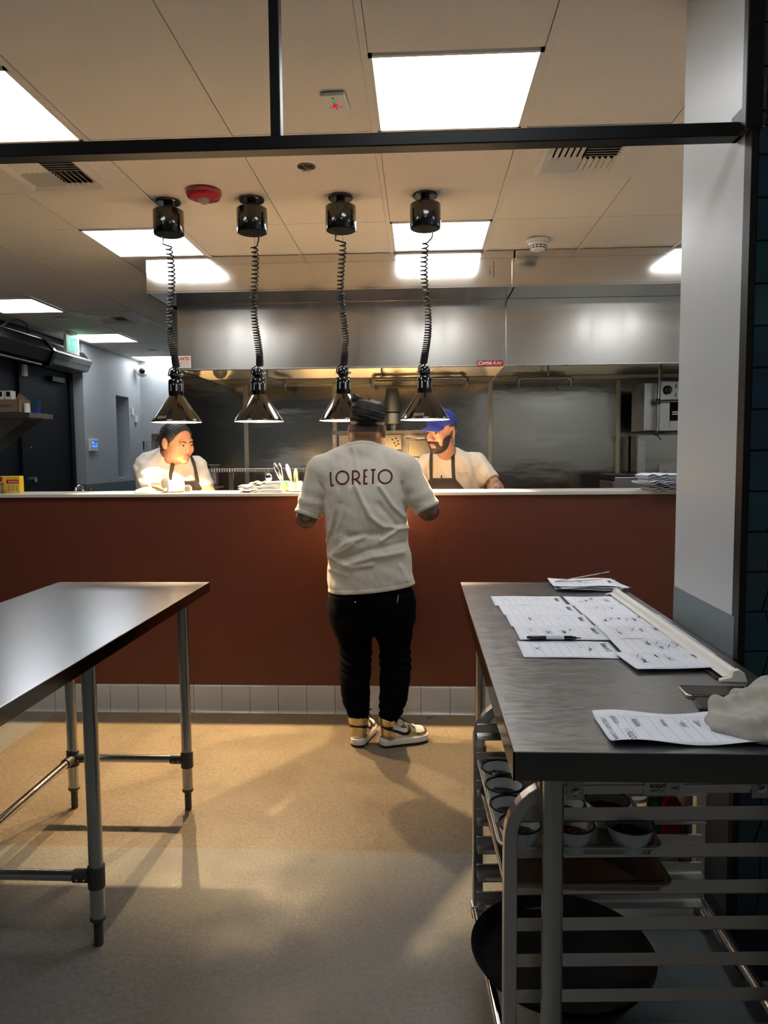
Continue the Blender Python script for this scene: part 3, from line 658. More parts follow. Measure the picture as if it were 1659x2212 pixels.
# ================================================================ HEAT LAMPS
def heat_lamp(x,xm,lb,bend,turns=44,seed=0):
    y=4.09; t=thing('heat_lamp',lb,'heat lamp',(xm,y,ZC),'black retractable heat lamps over the pass')
    obj('ceiling_disc',MB().lathe([(0,ZC-.012),(.064,ZC-.012),(.068,ZC-.008),(.068,ZC-.0005),(0,ZC-.0005)],(xm,y,0)),'black_gloss',t,smooth=True)
    st=obj('stem',MB().cyl((xm,y,ZC-.012),(xm,y,2.765),.024),'black_gloss',t,smooth=True)
    obj('rating_label',MB().box((xm-.016,y-.0262,2.772),(xm+.012,y-.0235,2.788)),'white_metal',st)
    obj('canister',MB().lathe([(0,2.772),(.078,2.772),(.083,2.767),(.083,2.652),(.080,2.644),(.070,2.642),(0,2.642)],(xm,y,0),n=48),'black_gloss',t,smooth=True)
    cu=MB()
    obj('bottom_plate',MB().lathe([(0,2.6405),(.074,2.6405),(.074,2.642)],(xm,y,0)),'black_frame',t,smooth=True)
    pts=[];n=turns*12; zt,zb=2.575,1.93
    ent=Vector((xm+(.035 if seed%2 else -.03),y-.02,2.64))
    pts=[ent,ent+Vector((.004,0,-.03)),ent+Vector((.0,0,-.05))]
    a=0;zz=zt
    for i in range(n+1):
        f=i/n; g=(f**.62)*1.0; z_=zt-(zt-zb)*(1-(1-f)**1.55) if False else zt-(zt-zb)*(1-(1-f)**1.7)
        g=(zt-z_)/(zt-zb); cx=xm+(x-xm)*g+bend*math.sin(math.pi*g)*.5+(.012*math.sin(7*g+seed))
        rr_=.0165+.001*math.sin(g*9); ang=2*math.pi*i/12
        pts.append(Vector((cx+rr_*math.cos(ang),y-.01+rr_*math.sin(ang),z_)))
    pts+= [Vector((x,y,1.925)),Vector((x,y,1.90))]
    obj('coiled_cord',MB().tube(pts,.0042,n=6),'cable',t,smooth=True)
    obj('suspension_wire',MB().cyl((xm+.01,y,2.642),(x,y,1.91),.0009,n=5),'cable',t)
    sk=obj('socket',MB().lathe([(0,1.912),(.026,1.912),(.030,1.905),(.030,1.872),(.024,1.868),(.024,1.862),(.036,1.860),(.040,1.852),(.040,1.775),(.037,1.768)],(x,y,0),n=40),'black_gloss',t,smooth=True)
    vs=MB()
    for k in range(8):
        a=-math.pi/2+ (k-.5)*math.pi/4; vs.box((x+.0395*math.cos(a)-.004,y+.0395*math.sin(a)-.0015,1.795),(x+.0395*math.cos(a)+.004,y+.0395*math.sin(a)+.0015,1.832),rot=(0,0,a+math.pi/2))
    o=obj('vent_slots',vs,'inner_shade',sk); o['kind']='stuff'
    for s_ in(-1,1): obj('thumb_screw',MB().cyl((x+s_*.028,y,1.885),(x+s_*.043,y-.003,1.885),.006,n=10),'chrome',sk,smooth=True)
    obj('lead_wire',MB().tube([(x-.005,y-.01,1.93),(x-.03,y-.01,1.915),(x-.036,y-.01,1.895),(x-.028,y-.01,1.88)],.0035,n=6),'cable',sk,smooth=True)
    obj('shade',MB().lathe([(.037,1.770),(.040,1.768),(.134,1.634),(.137,1.628),(.137,1.624),(.1345,1.6245)],(x,y,0),n=64),'black_gloss',t,smooth=True)
    obj('shade_lining',MB().lathe([(.1345,1.6245),(.132,1.632),(.038,1.764),(.0,1.766)],(x,y,0),n=64),'inner_shade',t,smooth=True)
    obj('heat_bulb',MB().lathe([(0,1.7565),(.016,1.757),(.022,1.760),(.020,1.765)],(x,y,0),n=24),'bulb',t,smooth=True)
    ld=bpy.data.lights.new('bulb_light','POINT'); ld.energy=HEAT; ld.color=(1.,.70,.38); ld.shadow_soft_size=.0105
    lo=bpy.data.objects.new('bulb_light',ld); COL.objects.link(lo); lo.parent=t; lo.location=(x-xm,0,1.7435-ZC)
    if seed in(0,3):
        tb=text_mb('CAUTION: HOT',.008,ext=.0004,o=(0,0,.004),ux=(1,0,0),uy=(0,0,1)); text_mb('SURFACE & LAMP',.008,ext=.0004,o=(0,0,-.004),mb=tb)
        A=-1.95 if seed==0 else -1.85; nb=MB(); vs2=[]
        for v in tb.v:
            zz=1.648+v[2]; rr_=.040+(.134-.040)*(1.768-zz)/(1.768-1.634)+.0012; aa=A+v[0]/rr_; vs2.append((x+rr_*math.cos(aa),y+rr_*math.sin(aa),zz))
        nb.add(vs2,tb.f); obj('warning_print',nb,'white_print',t)
heat_lamp(-1.354,-1.368,'leftmost black heat lamp, above the woman with tied-back hair',-.01,seed=0)
heat_lamp(-.892,-.908,'second heat lamp from the left, hanging over the utensils',.01,seed=1)
heat_lamp(-.421,-.424,'third heat lamp, partly hidden by the standing man\'s head',.012,seed=2)
heat_lamp(.025,.031,'rightmost black heat lamp, above the man in the blue cap',.016,seed=3)

# ================================================================ STEEL TABLES
def work_table(lb,x0,x1,y0,y1,z,legs,mt,stretch,loc,ap=.048):
    t=thing('work_table',lb,'table',loc)
    m=MB().box((x0,y0,z-.003),(x1,y1,z))
    for a,b in(((x0,y0),(x1,y0+.002)),((x0,y1-.002),(x1,y1)),((x0,y0),(x0+.002,y1)),((x1-.002,y0),(x1,y1))): m.box((a[0],a[1],z-ap),(b[0],b[1],z-.001))
    def slab():
        b=MB(); i=.0016
        b.v=[]; 
        return b
    o=obj('table_top',MB().box((x0+.001,y0+.001,z-.02),(x1-.001,y1-.001,z)),mt,t,bevel=.002); obj('turned_edge',MB().box((x0,y0,z-ap),(x1,y0+.003,z-.0015)).box((x0,y1-.003,z-ap),(x1,y1,z-.0015)).box((x0,y0,z-ap),(x0+.003,y1,z-.0015)).box((x1-.003,y0,z-ap),(x1,y1,z-.0015)).box((x0+.003,y0+.003,z-ap+.001),(x1-.003,y1-.003,z-ap+.004)),'steel_edge',t)
    for (lx,ly) in legs:
        l=obj('leg',MB().cyl((lx,ly,.085),(lx,ly,z-ap),.0205),'tube',t,smooth=True)
        obj('foot',MB().lathe([(.0,.0),(.0125,.0),(.0135,.004),(.0135,.07),(.019,.075),(.0225,.079),(.0225,.087),(0,.087)],(lx,ly,0)),'dark_cast',l,smooth=True)
        sk=obj('socket',MB().cyl((lx,ly,.178),(lx,ly,.242),.0245),'dark_cast',t,smooth=True)
    for (a,b) in stretch:
        A=Vector((*a,.21));B=Vector((*b,.21)); d=(B-A).normalized()
        obj('stretcher',MB().cyl(A,B,.0155),'tube',t,smooth=True)
        for P,s_ in((A,1),(B,-1)):
            obj('socket_sleeve',MB().cyl(P+d*s_*.018,P+d*s_*.066,.0195),'dark_cast',t,smooth=True)
            for q in(.03,.052):
                n=d.cross(Vector((0,0,1))); sg=-1 if n.y>0 or (abs(n.y)<.1 and n.x>0) else 1
                obj('rivet',MB().sphere(P+d*s_*q+n*sg*.019+Vector((0,0,-.004)),.0035,n=8,m=6),'chrome',t,smooth=True)
    return t
lt=work_table('stainless work table on the left with bright reflections and scratches',-1.607,-.928,1.48,3.18,.883,
  [(-.951,2.875),(-1.424,2.875),(-.953,2.037),(-1.424,2.037)],'steel_top_left',[((-.951,2.875),(-1.424,2.875)),((-1.424,2.875),(-1.424,2.037)),((-.953,2.037),(-1.424,2.037))],(-1.27,2.33,0),ap=.042)
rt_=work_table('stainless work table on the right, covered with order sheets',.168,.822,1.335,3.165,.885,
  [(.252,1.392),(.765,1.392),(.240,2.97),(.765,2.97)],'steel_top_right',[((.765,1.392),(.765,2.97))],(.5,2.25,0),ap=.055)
ZT=.885
# ================================================================ RACK UNDER THE RIGHT TABLE
RA=R(3.0); RO=Vector((.15,1.945,0))
rk=thing('pan_rack','aluminium sheet pan rack with rounded frames under the right table','rack',tuple(RO),rot=RA)
def RW(x,y,z=0): return Vector((RO.x+x*math.cos(RA)-y*math.sin(RA),RO.y+x*math.sin(RA)+y*math.cos(RA),z))
for yy in(0,-.5):
    p=[(.0,yy,.185),(.0,yy,.66)]+arc((.105,yy,.665),.105,180,90,10)+arc((.495,yy,.665),.105,90,0,10)+[(.60,yy,.66),(.60,yy,.185)]
    zc=[(a,b,c) for a,b,c in p]
    obj('end_frame',MB().tube(zc,.0186,n=4,ph=math.pi/4),'alu',rk,local=True,bevel=.002)
    for x_ in(0,.60): obj('end_cap',MB().box((x_-.017,yy-.017,.176),(x_+.017,yy+.017,.21)),'alu',rk,local=True,bevel=.002)
for k in range(7):
    z=.717-.0775*k
    pf=[(-.487,z),(-.484,z-.002),(-.483,z-.024),(-.478,z-.030),(-.455,z-.0315),(-.455,z-.034),(-.482,z-.033),(-.487,z-.028)]
    obj('slide',MB().prism(pf,(.008,.61),'x'),'alu',rk,local=True)
    pf2=[(-.5-p[0],p[1]) for p in pf]
    obj('slide',MB().prism(pf2,(-.004,.602),'x'),'alu',rk,local=True)
lbz=.768
obj('label_bar',MB().box((.055,-.514,.757),(.56,-.506,.784)).box((.055,-.514,.765),(.56,-.517,.776)),'alu',rk,local=True,bevel=.001)
for x_ in(.125,.492):
    pl=obj('bracket_plate',MB().box((x_-.017,-.519,.748),(x_+.017,-.5165,.788)),'pan_clean',rk,local=True,bevel=.001)
    obj('bolt',MB().lathe([(0,.012),(.005,.0115),(.0085,.008),(.0085,.0),(0,0)],(x_,-.519,.768),n=12,tf=Matrix.Rotation(R(90),3,'X')),'chrome',pl,local=True,smooth=True)
lab=obj('maker_label',MB().box((.262,-.5185,.7575),(.338,-.517,.7835)),'warm_white',rk,local=True); lab['label']='tan sticker reading REGENCY and NSF'
tb=text_mb('REGENCY',.0105,ext=.0002,width=.034,o=(.289,-.5188,.7745),bold=.0004); text_mb('SPACE SOLUTIONS',.003,ext=.0002,width=.03,o=(.289,-.5188,.7665),mb=tb); text_mb('NSF',.008,ext=.0002,width=.012,o=(.323,-.5188,.7705),mb=tb,bold=.0003)
stroke(tb,[(.323+.009*math.cos(a*.4),-.5188,.7705+.009*math.sin(a*.4)) for a in range(17)],.0008,n=(0,-1,0)); obj('lettering',tb,'ink',lab,local=True)
tb=MB(); stroke(tb,[(.272,-.5188,.7625),(.288,-.5188,.767),(.306,-.5188,.782)],.0012,n=(0,-1,0)); stroke(tb,[(.275,-.5188,.766),(.290,-.5188,.7625),(.306,-.5188,.7625)],.001,n=(0,-1,0)); obj('green_swash',tb,'green',lab,local=True)
for x_ in(-.006,.606): obj('base_rail',MB().cyl((x_,.02,.198),(x_,-.52,.198),.0115),'chrome',rk,local=True,smooth=True)
for yy in(-.02,-.48): obj('base_bar',MB().box((.0,yy-.012,.160),(.6,yy+.012,.176)),'alu',rk,local=True)
for x_,yy in((.16,-.04),(.50,-.04),(.16,-.46),(.50,-.46)):
    c_=obj('caster',MB().box((x_-.03,yy-.03,.154),(x_+.03,yy+.03,.160)).box((x_-.02,yy-.016,.05),(x_-.017,yy+.016,.154)).box((x_+.017,yy-.016,.05),(x_+.02,yy+.016,.154)),'chrome',rk,local=True)
    obj('wheel',MB().cyl((x_-.013,yy,.05),(x_+.013,yy,.05),.05),'black_plastic',c_,local=True,smooth=True)
obj('base_shelf',MB().box((.10,-.50,.177),(.598,.03,.183)),'shelf_grey',rk,local=True,bevel=.001)
def rrect(x0,x1,y0,y1,r,z,n=6):
    out=[]
    for cx,cy,a0 in((x1-r,y1-r,0),(x0+r,y1-r,90),(x0+r,y0+r,180),(x1-r,y0+r,270)):
        for i in range(n+1):
            a=R(a0+90*i/n); out.append((cx+r*math.cos(a),cy+r*math.sin(a),z))
    return out
def sheet_pan(lb,x0,x1,y0,y1,zb,m,rot):
    c=((x0+x1)/2,(y0+y1)/2,zb); hx,hy=(x1-x0)/2,(y1-y0)/2
    t=thing('sheet_pan',lb,'baking pan',c,'rimmed baking sheets in the rack',rot=rot)
    L=[rrect(-hx+i,hx-i,-hy+i,hy-i,max(.028-i,.004)+.0,z) for i,z in((0,.026),(.003,.028),(.008,.027),(.017,.004),(.022,.0015))]
    mb=MB(); n=len(L[0])
    for l in L: mb.v+=l
    for k in range(len(L)-1):
        for i in range(n): mb.f.append((k*n+i,k*n+(i+1)%n,(k+1)*n+(i+1)%n,(k+1)*n+i)); mb.mi.append(0)
    mb.f.append(tuple((len(L)-1)*n+i for i in range(n))); mb.mi.append(0)
    obj('tray_body',mb,m,t,local=True,smooth=True,solid=.0012)
    obj('rolled_rim',MB().tube(rrect(-hx,hx,-hy,hy,.028,.0255),.003,n=8,closed=True),m,t,local=True,smooth=True)
    return t
sheet_pan('baking sheet full of small sauce bowls, upper pan in the rack',.150,.478,1.45,1.895,.615,'pan_clean',R(1.5))
sheet_pan('brown stained baking sheet on the slide below the bowls',.160,.500,1.45,1.895,.538,'pan',R(1.5))
def sauce_bowl(x,y,zb,fill,lb,rr_=.043,grp='white enamel sauce bowls with navy rims'):
    t=thing('sauce_bowl',lb,'bowl',(x,y,zb),grp)
    H=.057; k=rr_/.043
    obj('bowl_body',MB().lathe([(0,.004),(.020*k,.004),(.020*k,0),(.024*k,0),(.026*k,.006),(.033*k,.022),(.040*k,.040),(.043*k,H),(.0415*k,H),(.0385*k,.040),(.031*k,.022),(.024*k,.010),(0,.008)],n=36),'enamel',t,local=True,smooth=True)
    obj('rim',MB().tube([(rr_*math.cos(a*.2244),rr_*math.sin(a*.2244),H) for a in range(28)],.0022,n=8,closed=True),'enamel_rim',t,local=True,smooth=True)
    g=random.Random(int(x*1e4+y*1e3)); fm=MB()
    fh=.034
    def fn(u,v):
        a=2*math.pi*u; r=(.0365*k)*v; return (r*math.cos(a),r*math.sin(a),fh+.006*(1-v)+.003*math.sin(a*3+v*9)*(v>.05)*(v<.99)+g.uniform(-.0012,.0012)*(v<.99))
    fm.grid(fn,24,8); obj('contents',fm,fill,t,local=True,smooth=True)
    if fill=='onion':
        for q in range(7):
            a=g.uniform(0,6.28); cx,cy=g.uniform(-.015,.015),g.uniform(-.015,.015)
            obj('onion_slice',MB().tube([(cx+.012*math.cos(a+s*.35),cy+.012*math.sin(a+s*.35),fh+.008+g.uniform(0,.003)) for s in range(8)],.0022,n=6),fill,t,local=True,smooth=True)
    return t
for i,(x,y) in enumerate([(.187,1.752),(.188,1.657),(.190,1.562),(.200,1.478)]):
    sauce_bowl(x,y,.6185,'salsa_green',['farthest bowl of green sauce, beside the table corner','second bowl of green sauce from the back, left column','third bowl of green sauce from the back, left column','nearest bowl of green sauce, behind the rack post'][i])
sauce_bowl(.309,1.575,.6185,'salsa_red','bowl of red chilli sauce behind the other red bowl'); sauce_bowl(.308,1.482,.6185,'salsa_red','nearest bowl of red chilli sauce, middle of the pan')
sauce_bowl(.405,1.592,.6185,'onion','bowl of purple pickled onion at the back right of the pan',.047); sauce_bowl(.425,1.487,.6185,'onion','nearest bowl of purple pickled onion at the pan corner',.047)
sauce_bowl(.188,1.79,.5415,'salsa_green','bowl barely seen on the lower baking sheet at left')
t=thing('serving_tray','large round black serving tray at the bottom of the rack','tray',(.335,1.722,.2105))
obj('tray_floor',MB().lathe([(0,.004),(.186,.004),(.198,.012),(.212,.034),(.2175,.036),(.2175,.032),(.202,.008),(.188,0),(0,0)],n=72),'black_tray',t,local=True,smooth=True)
# things behind the rack
t=thing('storage_crate','low grey crate on the floor behind the rack','crate',(.70,2.36,0))
obj('crate_body',MB().box((-.13,-.15,0),(.115,.15,.20)),'shelf_grey',t,local=True,bevel=.005)
t=thing('sauce_bottle','green bottle with a green cap behind the rack','bottle',(.735,2.30,.201)); 
obj('bottle_body',MB().lathe([(0,0),(.03,0),(.032,.01),(.032,.12),(.024,.145),(.014,.15)],n=24),'green',t,local=True,smooth=True); obj('bottle_cap',MB().lathe([(.014,.15),(.02,.15),(.02,.185),(0,.187)],n=24),'green',t,local=True,smooth=True)
t=thing('snack_bag','red packet beside the green bottle behind the rack','packet',(.775,2.31,.201)); obj('packet_body',MB().prism([(-.03,0),(.03,0),(.03,.14),(.012,.17),(-.012,.17),(-.03,.15)],(-.05,.05),'y'),'red',t,local=True,bevel=.006)
t=thing('deli_container','clear plastic container with a red label behind the rack','container',(.665,2.30,.201)); obj('container_body',MB().lathe([(0,0),(.034,0),(.042,.11),(.042,.15)],n=24),'clear',t,local=True,smooth=True); obj('container_label',MB().lathe([(.0385,.04),(.0425,.10)],n=24),'red',t,local=True,smooth=True); obj('lid',MB().lathe([(0,.158),(.044,.158),(.046,.148)],n=24),'white_plastic',t,local=True,smooth=True)

# ================================================================ ORDER SHEETS
SC_R=random.Random(11)
def scribble(mb,x,y,w_,h_,n,z,wd=.0014):
    pts=[]
    for i in range(n): pts.append((x+SC_R.uniform(-w_,w_),y+SC_R.uniform(-h_,h_),z))
    sm=[]
    for i in range(len(pts)-1):
        for q in range(3): sm.append(tuple(pts[i][j]+(pts[i+1][j]-pts[i][j])*(q/3) for j in range(3)))
    stroke(mb,sm,wd)
def order_sheet(lb,x,y,rot,z,L=.262,W=.178,marks=5,title='Table #',num='',seed=0,curl=.0):
    """landscape sheet, long side along local x"""
    SC_R.seed(seed); base=ZT+.0012+z
    ph=SC_R.uniform(0,6)
    def hz(u,v): 
        e=curl*max(0,(abs(v-.5)*2-.6))**2*.03; return .0006*(1+math.sin(u*5+ph)*math.cos(v*3+ph))+e*(1+math.sin(u*7+ph))*.5
    o=obj('order_sheet',MB().grid(lambda u,v:(-L/2+L*u,-W/2+W*v,hz(u,v)),16,8),'paper',smooth=True,solid=.0003)
    o.location=(x,y,base); o.rotation_euler=(0,0,rot); ORG[o.name]=Vector((x,y,base)); tag(o,lb,'paper','handwritten order sheets on the right table')
    def P(px,py): return (px,py,hz(px/L+.5,py/W+.5)+.0005)
    ln=MB()
    xs=[-L/2+.035+i*.0245 for i in range(8)]
    for a in xs:
        if a<L/2-.03: stroke(ln,[P(a,-W/2+.012+q*(W-.03)/8) for q in range(9)],.0007)
    for b in(-W/2+.012,W/2-.018): stroke(ln,[P(-L/2+.035+q*(L-.075)/12,b) for q in range(13)],.0006)
    obj('printed_rules',ln,'ink_faint',o,local=True)
    bk=MB(); tt=text_mb(title+num,.021,shear=.2,ext=.00005,o=(0,0,0),ux=(0,-1,0),uy=(1,0,0),bold=.0006)
    bk.add([(v[0]+L/2-.022,v[1]+W/2-.062,hz((v[0]+L/2-.022)/L+.5,.7)+.0006) for v in tt.v],tt.f)
    for q in range(marks):
        a=xs[SC_R.randrange(0,7)]+.012; 
        if SC_R.random()<.6: scribble(bk,a,SC_R.uniform(-.02,.05),.007,.022,9,.0019)
        else:
            c_=SC_R.uniform(-.01,.04); stroke(bk,[(a-.009,c_-.02,.0019),(a+.009,c_+.02,.0019)],.0014); stroke(bk,[(a-.008,c_+.02,.0019),(a+.009,c_-.018,.0019)],.0014)
    obj('handwriting',bk,'ink',o,local=True)
    fb=MB()
    for q in range(4):
        a=xs[SC_R.randrange(0,7)]+.012; stroke(fb,[(a+SC_R.uniform(-.004,.004),.05-s*.006,.0018) for s in range(8)],.0012)
    obj('pencil_notes',fb,'ink_faint',o,local=True)
    return o
sp=[(.398,2.745,0,.0),(.410,2.575,.01,.0012),(.415,2.405,-.01,.0024),(.420,2.235,.0,.0036),(.408,2.055,-.02,.0)]
lbs=['blank order sheet at the far left of the spread','second sheet down in the left column of order sheets','third sheet down in the left column of order sheets','order sheet under the black marker','nearest sheet of the left column, below the marker']
for i,(x,y,r_,z) in enumerate(sp): order_sheet(lbs[i],x,y,r_,z,marks=[0,0,1,5,2][i],seed=20+i,curl=.3,num=['','','',' 4',' 12'][i])
sp=[(.662,2.735,.0,.0012),(.668,2.575,.01,.0024),(.672,2.405,.0,.0036),(.672,2.240,.005,.0048),(.668,2.075,-.01,.006),(.645,1.925,.10,.008)]
lbs=['farthest sheet of the right column, tucked under the rail','second sheet down in the right column with crossed-out rows','third sheet down in the right column, full of writing','fourth sheet down in the right column with long heading','fifth sheet down in the right column of order sheets','nearest sheet of the right column, lying askew at the rail end']
for i,(x,y,r_,z) in enumerate(sp): order_sheet(lbs[i],x,y,r_,z,marks=[5,3,8,7,6,6][i],seed=40+i,curl=.3,num=['',' 6',' 14 & 2 (4)',' 8',' 3',' 16'][i],L=.245 if i<5 else .235,W=.178 if i<5 else .16)
for i in range(6):
    o=order_sheet(['bottom sheet of the pile at the far end of the table','second sheet from the bottom of the far pile','third sheet from the bottom of the far pile','fourth sheet from the bottom of the far pile','fifth sheet from the bottom of the far pile','top sheet of the far pile, under the metal tongs'][i],.678+SC_R.uniform(-.018,.018),3.035+SC_R.uniform(-.015,.012),R([-9,6,-4,8,3,-2][i]),i*.0035,marks=[0,0,0,0,0,5][i],seed=70+i,curl=1.0,W=.19,L=.265)
o=order_sheet('single order sheet at the near edge, half under the towel',.49,1.447,0.0,.0025,L=.27,W=.165,marks=0,title='',seed=91,curl=2.)
hb=MB()
for s_,x_,y_,sz in(('1 POZO',-.088,-.035,.018),('1 PESCADO 1 CARNE',-.121,-.005,.0135),('(SOLO)',-.098,.045,.013),('Verde',-.005,.03,.015),('Rojo',.03,.02,.014),('Taco',.062,.03,.014),('Esquite',-.058,.03,.014)):
    tt=text_mb(s_,sz,shear=.25,ext=.00005,ux=(0,-1,0),uy=(1,0,0)); hb.add([(v[0]+x_,v[1]+y_,.0026) for v in tt.v],tt.f)
obj('handwriting',hb,'ink',o,local=True)
t=thing('wire_tongs','thin bent metal tongs on the far paper pile','tongs',(.66,3.05,ZT+.026))
obj('arm',MB().tube([(-.115,-.03,0),(-.09,-.022,.004),(.0,.005,.016),(.12,.035,.032)],.0022,n=8),'chrome',t,local=True,smooth=True); obj('arm',MB().tube([(-.115,-.03,0),(-.05,-.035,.003),(.03,-.025,.006),(.08,-.01,.008)],.0022,n=8),'chrome',t,local=True,smooth=True)
t=thing('marker_pen','black marker pen lying across the order sheets','pen',(.385,2.146,ZT+.0125),rot=R(-2.5))
X90=Matrix.Rotation(R(90),3,'Y')
obj('cap',MB().lathe([(0,-.078),(.003,-.0775),(.0062,-.066),(.0066,-.024),(.0068,-.0235),(.0068,-.022),(0,-.022)],n=20,tf=X90),'black_gloss',t,local=True,smooth=True)
obj('barrel',MB().lathe([(.0058,-.022),(.0058,.030)],n=20,tf=X90),'paper',t,local=True,smooth=True)
obj('grip',MB().lathe([(.0060,.030),(.0060,.050),(.0050,.053),(.0048,.063),(.0022,.066),(.0014,.078),(0,.079)],n=20,tf=X90),'black_gloss',t,local=True,smooth=True)
tt=text_mb('Sharpie',.011,shear=.2,ext=.0001,width=.026,o=(.006,0,0),ux=(-1,0,0),uy=(0,-1,0)); obj('lettering',MB().add([(v[0],v[1]*.8-.0018,.0062-abs(v[1])*.12) for v in tt.v],tt.f),'ink',t,local=True)
# ticket rail
t=thing('ticket_rail','long aluminium ticket rail holding the right column of sheets','ticket holder',(.745,2.32,ZT))
pf=[(-.042,.0108),(-.040,.0122),(-.018,.014),(-.010,.026),(.004,.031),(.018,.028),(.028,.016),(.032,.0),(.028,.0),(.022,.014),(.012,.023),(.002,.026),(-.006,.020),(-.012,.0105)]
obj('rail',MB().prism([(p[0]*.64+.004,p[1]*.85) for p in pf],(-.54,.54),'y'),'white_plastic',t,local=True,smooth=True,angle=30)
for s_,mm in((-1,'warm_white'),(1,'white_plastic')): obj('end_cap',MB().prism([(-.034,0),(-.034,.006),(-.008,.012),(-.003,.028),(.010,.031),(.022,.023),(.030,.0)],(-.555,-.54) if s_<0 else (.54,.552),'y'),mm,t,local=True,bevel=.002)
obj('end_slot',MB().box((-.036,-.535,.001),(-.012,-.46,.004)),'black_plastic',t,local=True)
# phones
def phone(lb,x,y,rot,z,rim,L=.152,W=.073,T=.0085):
    t=thing('smartphone',lb,'phone',(x,y,z),rot=rot)
    obj('body',MB().prism([p[:2] for p in rrect(-L/2,L/2,-W/2,W/2,.012,0)],(0,T-.001),'z'),rim,t,local=True,bevel=.0022,smooth=True)
    s=obj('screen',MB().prism([p[:2] for p in rrect(-L/2+.0022,L/2-.0022,-W/2+.0022,W/2-.0022,.010,0)],(T-.0012,T-.0002),'z'),'glass_black',t,local=True)
    obj('side_button',MB().box((-L/2+.03,-W/2-.0006,.003),(-L/2+.05,-W/2+.001,.0055)),rim,t,local=True)
    return t
phone('phone with pale metal rim lying screen up on the right table',.668,1.678,R(-3),ZT+.0005,'phone_rim')
phone('dark blue phone partly under the towel',.668,1.580,R(-12),ZT+.0005,'phone_rim2')
def towel(P):
    d=ell(P,(.70,1.46,ZT+.01),(.135,.095,.04)); d=smin(d,ell(P,(.735,1.50,ZT+.045),(.07,.055,.045)),.03); d=smin(d,cap(P,(.60,1.50,ZT+.03),(.72,1.53,ZT+.055),.012,.02),.02)
    d=smin(d,cap(P,(.585,1.455,ZT+.014),(.60,1.51,ZT+.04),.010,.012),.015)
    d=smin(d,ell(P,(.73,1.40,ZT+.014),(.12,.05,.022)),.008)
    x,y,z=P.T; d=smin(d,cap(P,(.63,1.40,ZT+.03),(.76,1.455,ZT+.052),.013,.02),.012); d=smin(d,cap(P,(.66,1.545,ZT+.04),(.80,1.50,ZT+.07),.014,.02),.012); d=d+.0045*np.sin(x*62+y*44+1.0)*np.sin(y*40-x*22)+.003*np.sin(x*160+y*90)+.0012*np.sin(x*900)*np.sin(y*870)*np.sin(z*910)
    # fold hollow
    d=smax(d,-cap(P,(.592,1.44,ZT+.075),(.645,1.475,ZT+.06),.030,.022),.012)
    return np.maximum(d,ZT+.002-z)
sdf=sdf_obj('towel',towel,(.52,1.34,ZT-.01),(.88,1.60,ZT+.12),.004,'terry'); tag(sdf,'crumpled cream terry towel at the near edge of the right table','towel')
# ================================================================ ON THE PASS COUNTER
CT=1.2315
def lathe_thing(name,lb,cat,loc,prof,m,group=None,n=28,part='body'):
    t=thing(name,lb,cat,loc,group); obj(part,MB().lathe(prof,n=n),m,t,local=True,smooth=True); return t
# cups and baskets in front of the woman
def lying_cup(lb,x,y,rot,s=1.0,z=.036):
    t=thing('paper_cup',lb,'cup',(x,y,CT+z),'white cups lying in front of the woman',rot=rot)
    T=Matrix.Rotation(R(90),3,'Y')
    obj('cup_body',MB().lathe([(0,-.045*s),(.026*s,-.045*s),(.0345*s,.045*s),(.036*s,.045*s),(.0345*s,.041*s),(.0325*s,.044*s),(.024*s,-.042*s),(0,-.042*s)],n=28,tf=T),'white_plastic',t,local=True,smooth=True)
    return t
lying_cup('white cup lying on its side nearest the woman\'s sleeve',-1.468,4.10,R(-25),.95,.052); lying_cup('white cup on its side in the middle of the baskets',-1.385,4.13,R(-150),1.,.036); lying_cup('smallest white cup at the right end of the baskets',-1.318,4.12,R(-60),.62,.022)
def basket(lb,x,y,r,h):
    t=thing('woven_lid',lb,'basket lid',(x,y,CT),'flat woven palm lids')
    obj('dome',MB().lathe([(0,h),(r*.5,h*.93),(r*.85,h*.6),(r,h*.18),(r,0),(0,0)],n=36),'beige',t,local=True,smooth=True)
    obj('rim_band',MB().tube([(r*math.cos(a*.21),r*math.sin(a*.21),.006) for a in range(30)],.005,n=6,closed=True),'warm_white',t,local=True,smooth=True)
    for q in range(3): obj('woven_band',MB().tube([(r*(-.8+1.6*s/10)*1,r*(-.3+.3*q)*1,h*(1-(abs(-.8+1.6*s/10))**2.2)*.95+.002) for s in range(11)],.003,n=5),'warm_white',t,local=True,smooth=True)
basket('flat beige woven lid in front of the woman, left one',-1.53,4.115,.085,.030); basket('second beige woven lid, leaning beside the white cups',-1.405,4.20,.075,.034)
# towels and utensils pile
def cloth(lb,x,y,w_,d_,h,z,rot,m='shirt_white',seed=1,grp='folded white cloths on the pass'):
    """a folded cloth: softly layered slab"""
    g=random.Random(seed); p1,p2=g.uniform(0,6),g.uniform(0,6)
    t=thing('folded_cloth',lb,'cloth',(x,y,z),grp,rot=rot)
    nl=2
    for l in range(nl):
        def prof(u): return h*(l+.5)/nl
        mb=MB(); hh=h/nl*.46; n=28; mm=14
        def top(u,v,s): 
            X=-w_/2+w_*u+.004*math.sin(v*7+l*2+p1); Y=-d_/2+d_*v
            edge=(1-abs(2*u-1)**14)*(1-abs(2*v-1)**14)
            return (X,Y,h*(l+.5)/nl+s*hh*max(edge,0)**.22+.10*h*math.sin(u*6+p1+l*.7)*math.sin(v*4+p2)*(.3+.7*l/nl)+.004*math.sin(u*23+l+p2)*(u<.5))
        mb.grid(lambda u,v:top(u,v,1),n,mm); mb.grid(lambda u,v:top(u,v,-1),n,mm)
        obj('fold',mb,m,t,local=True,smooth=True)
    return t
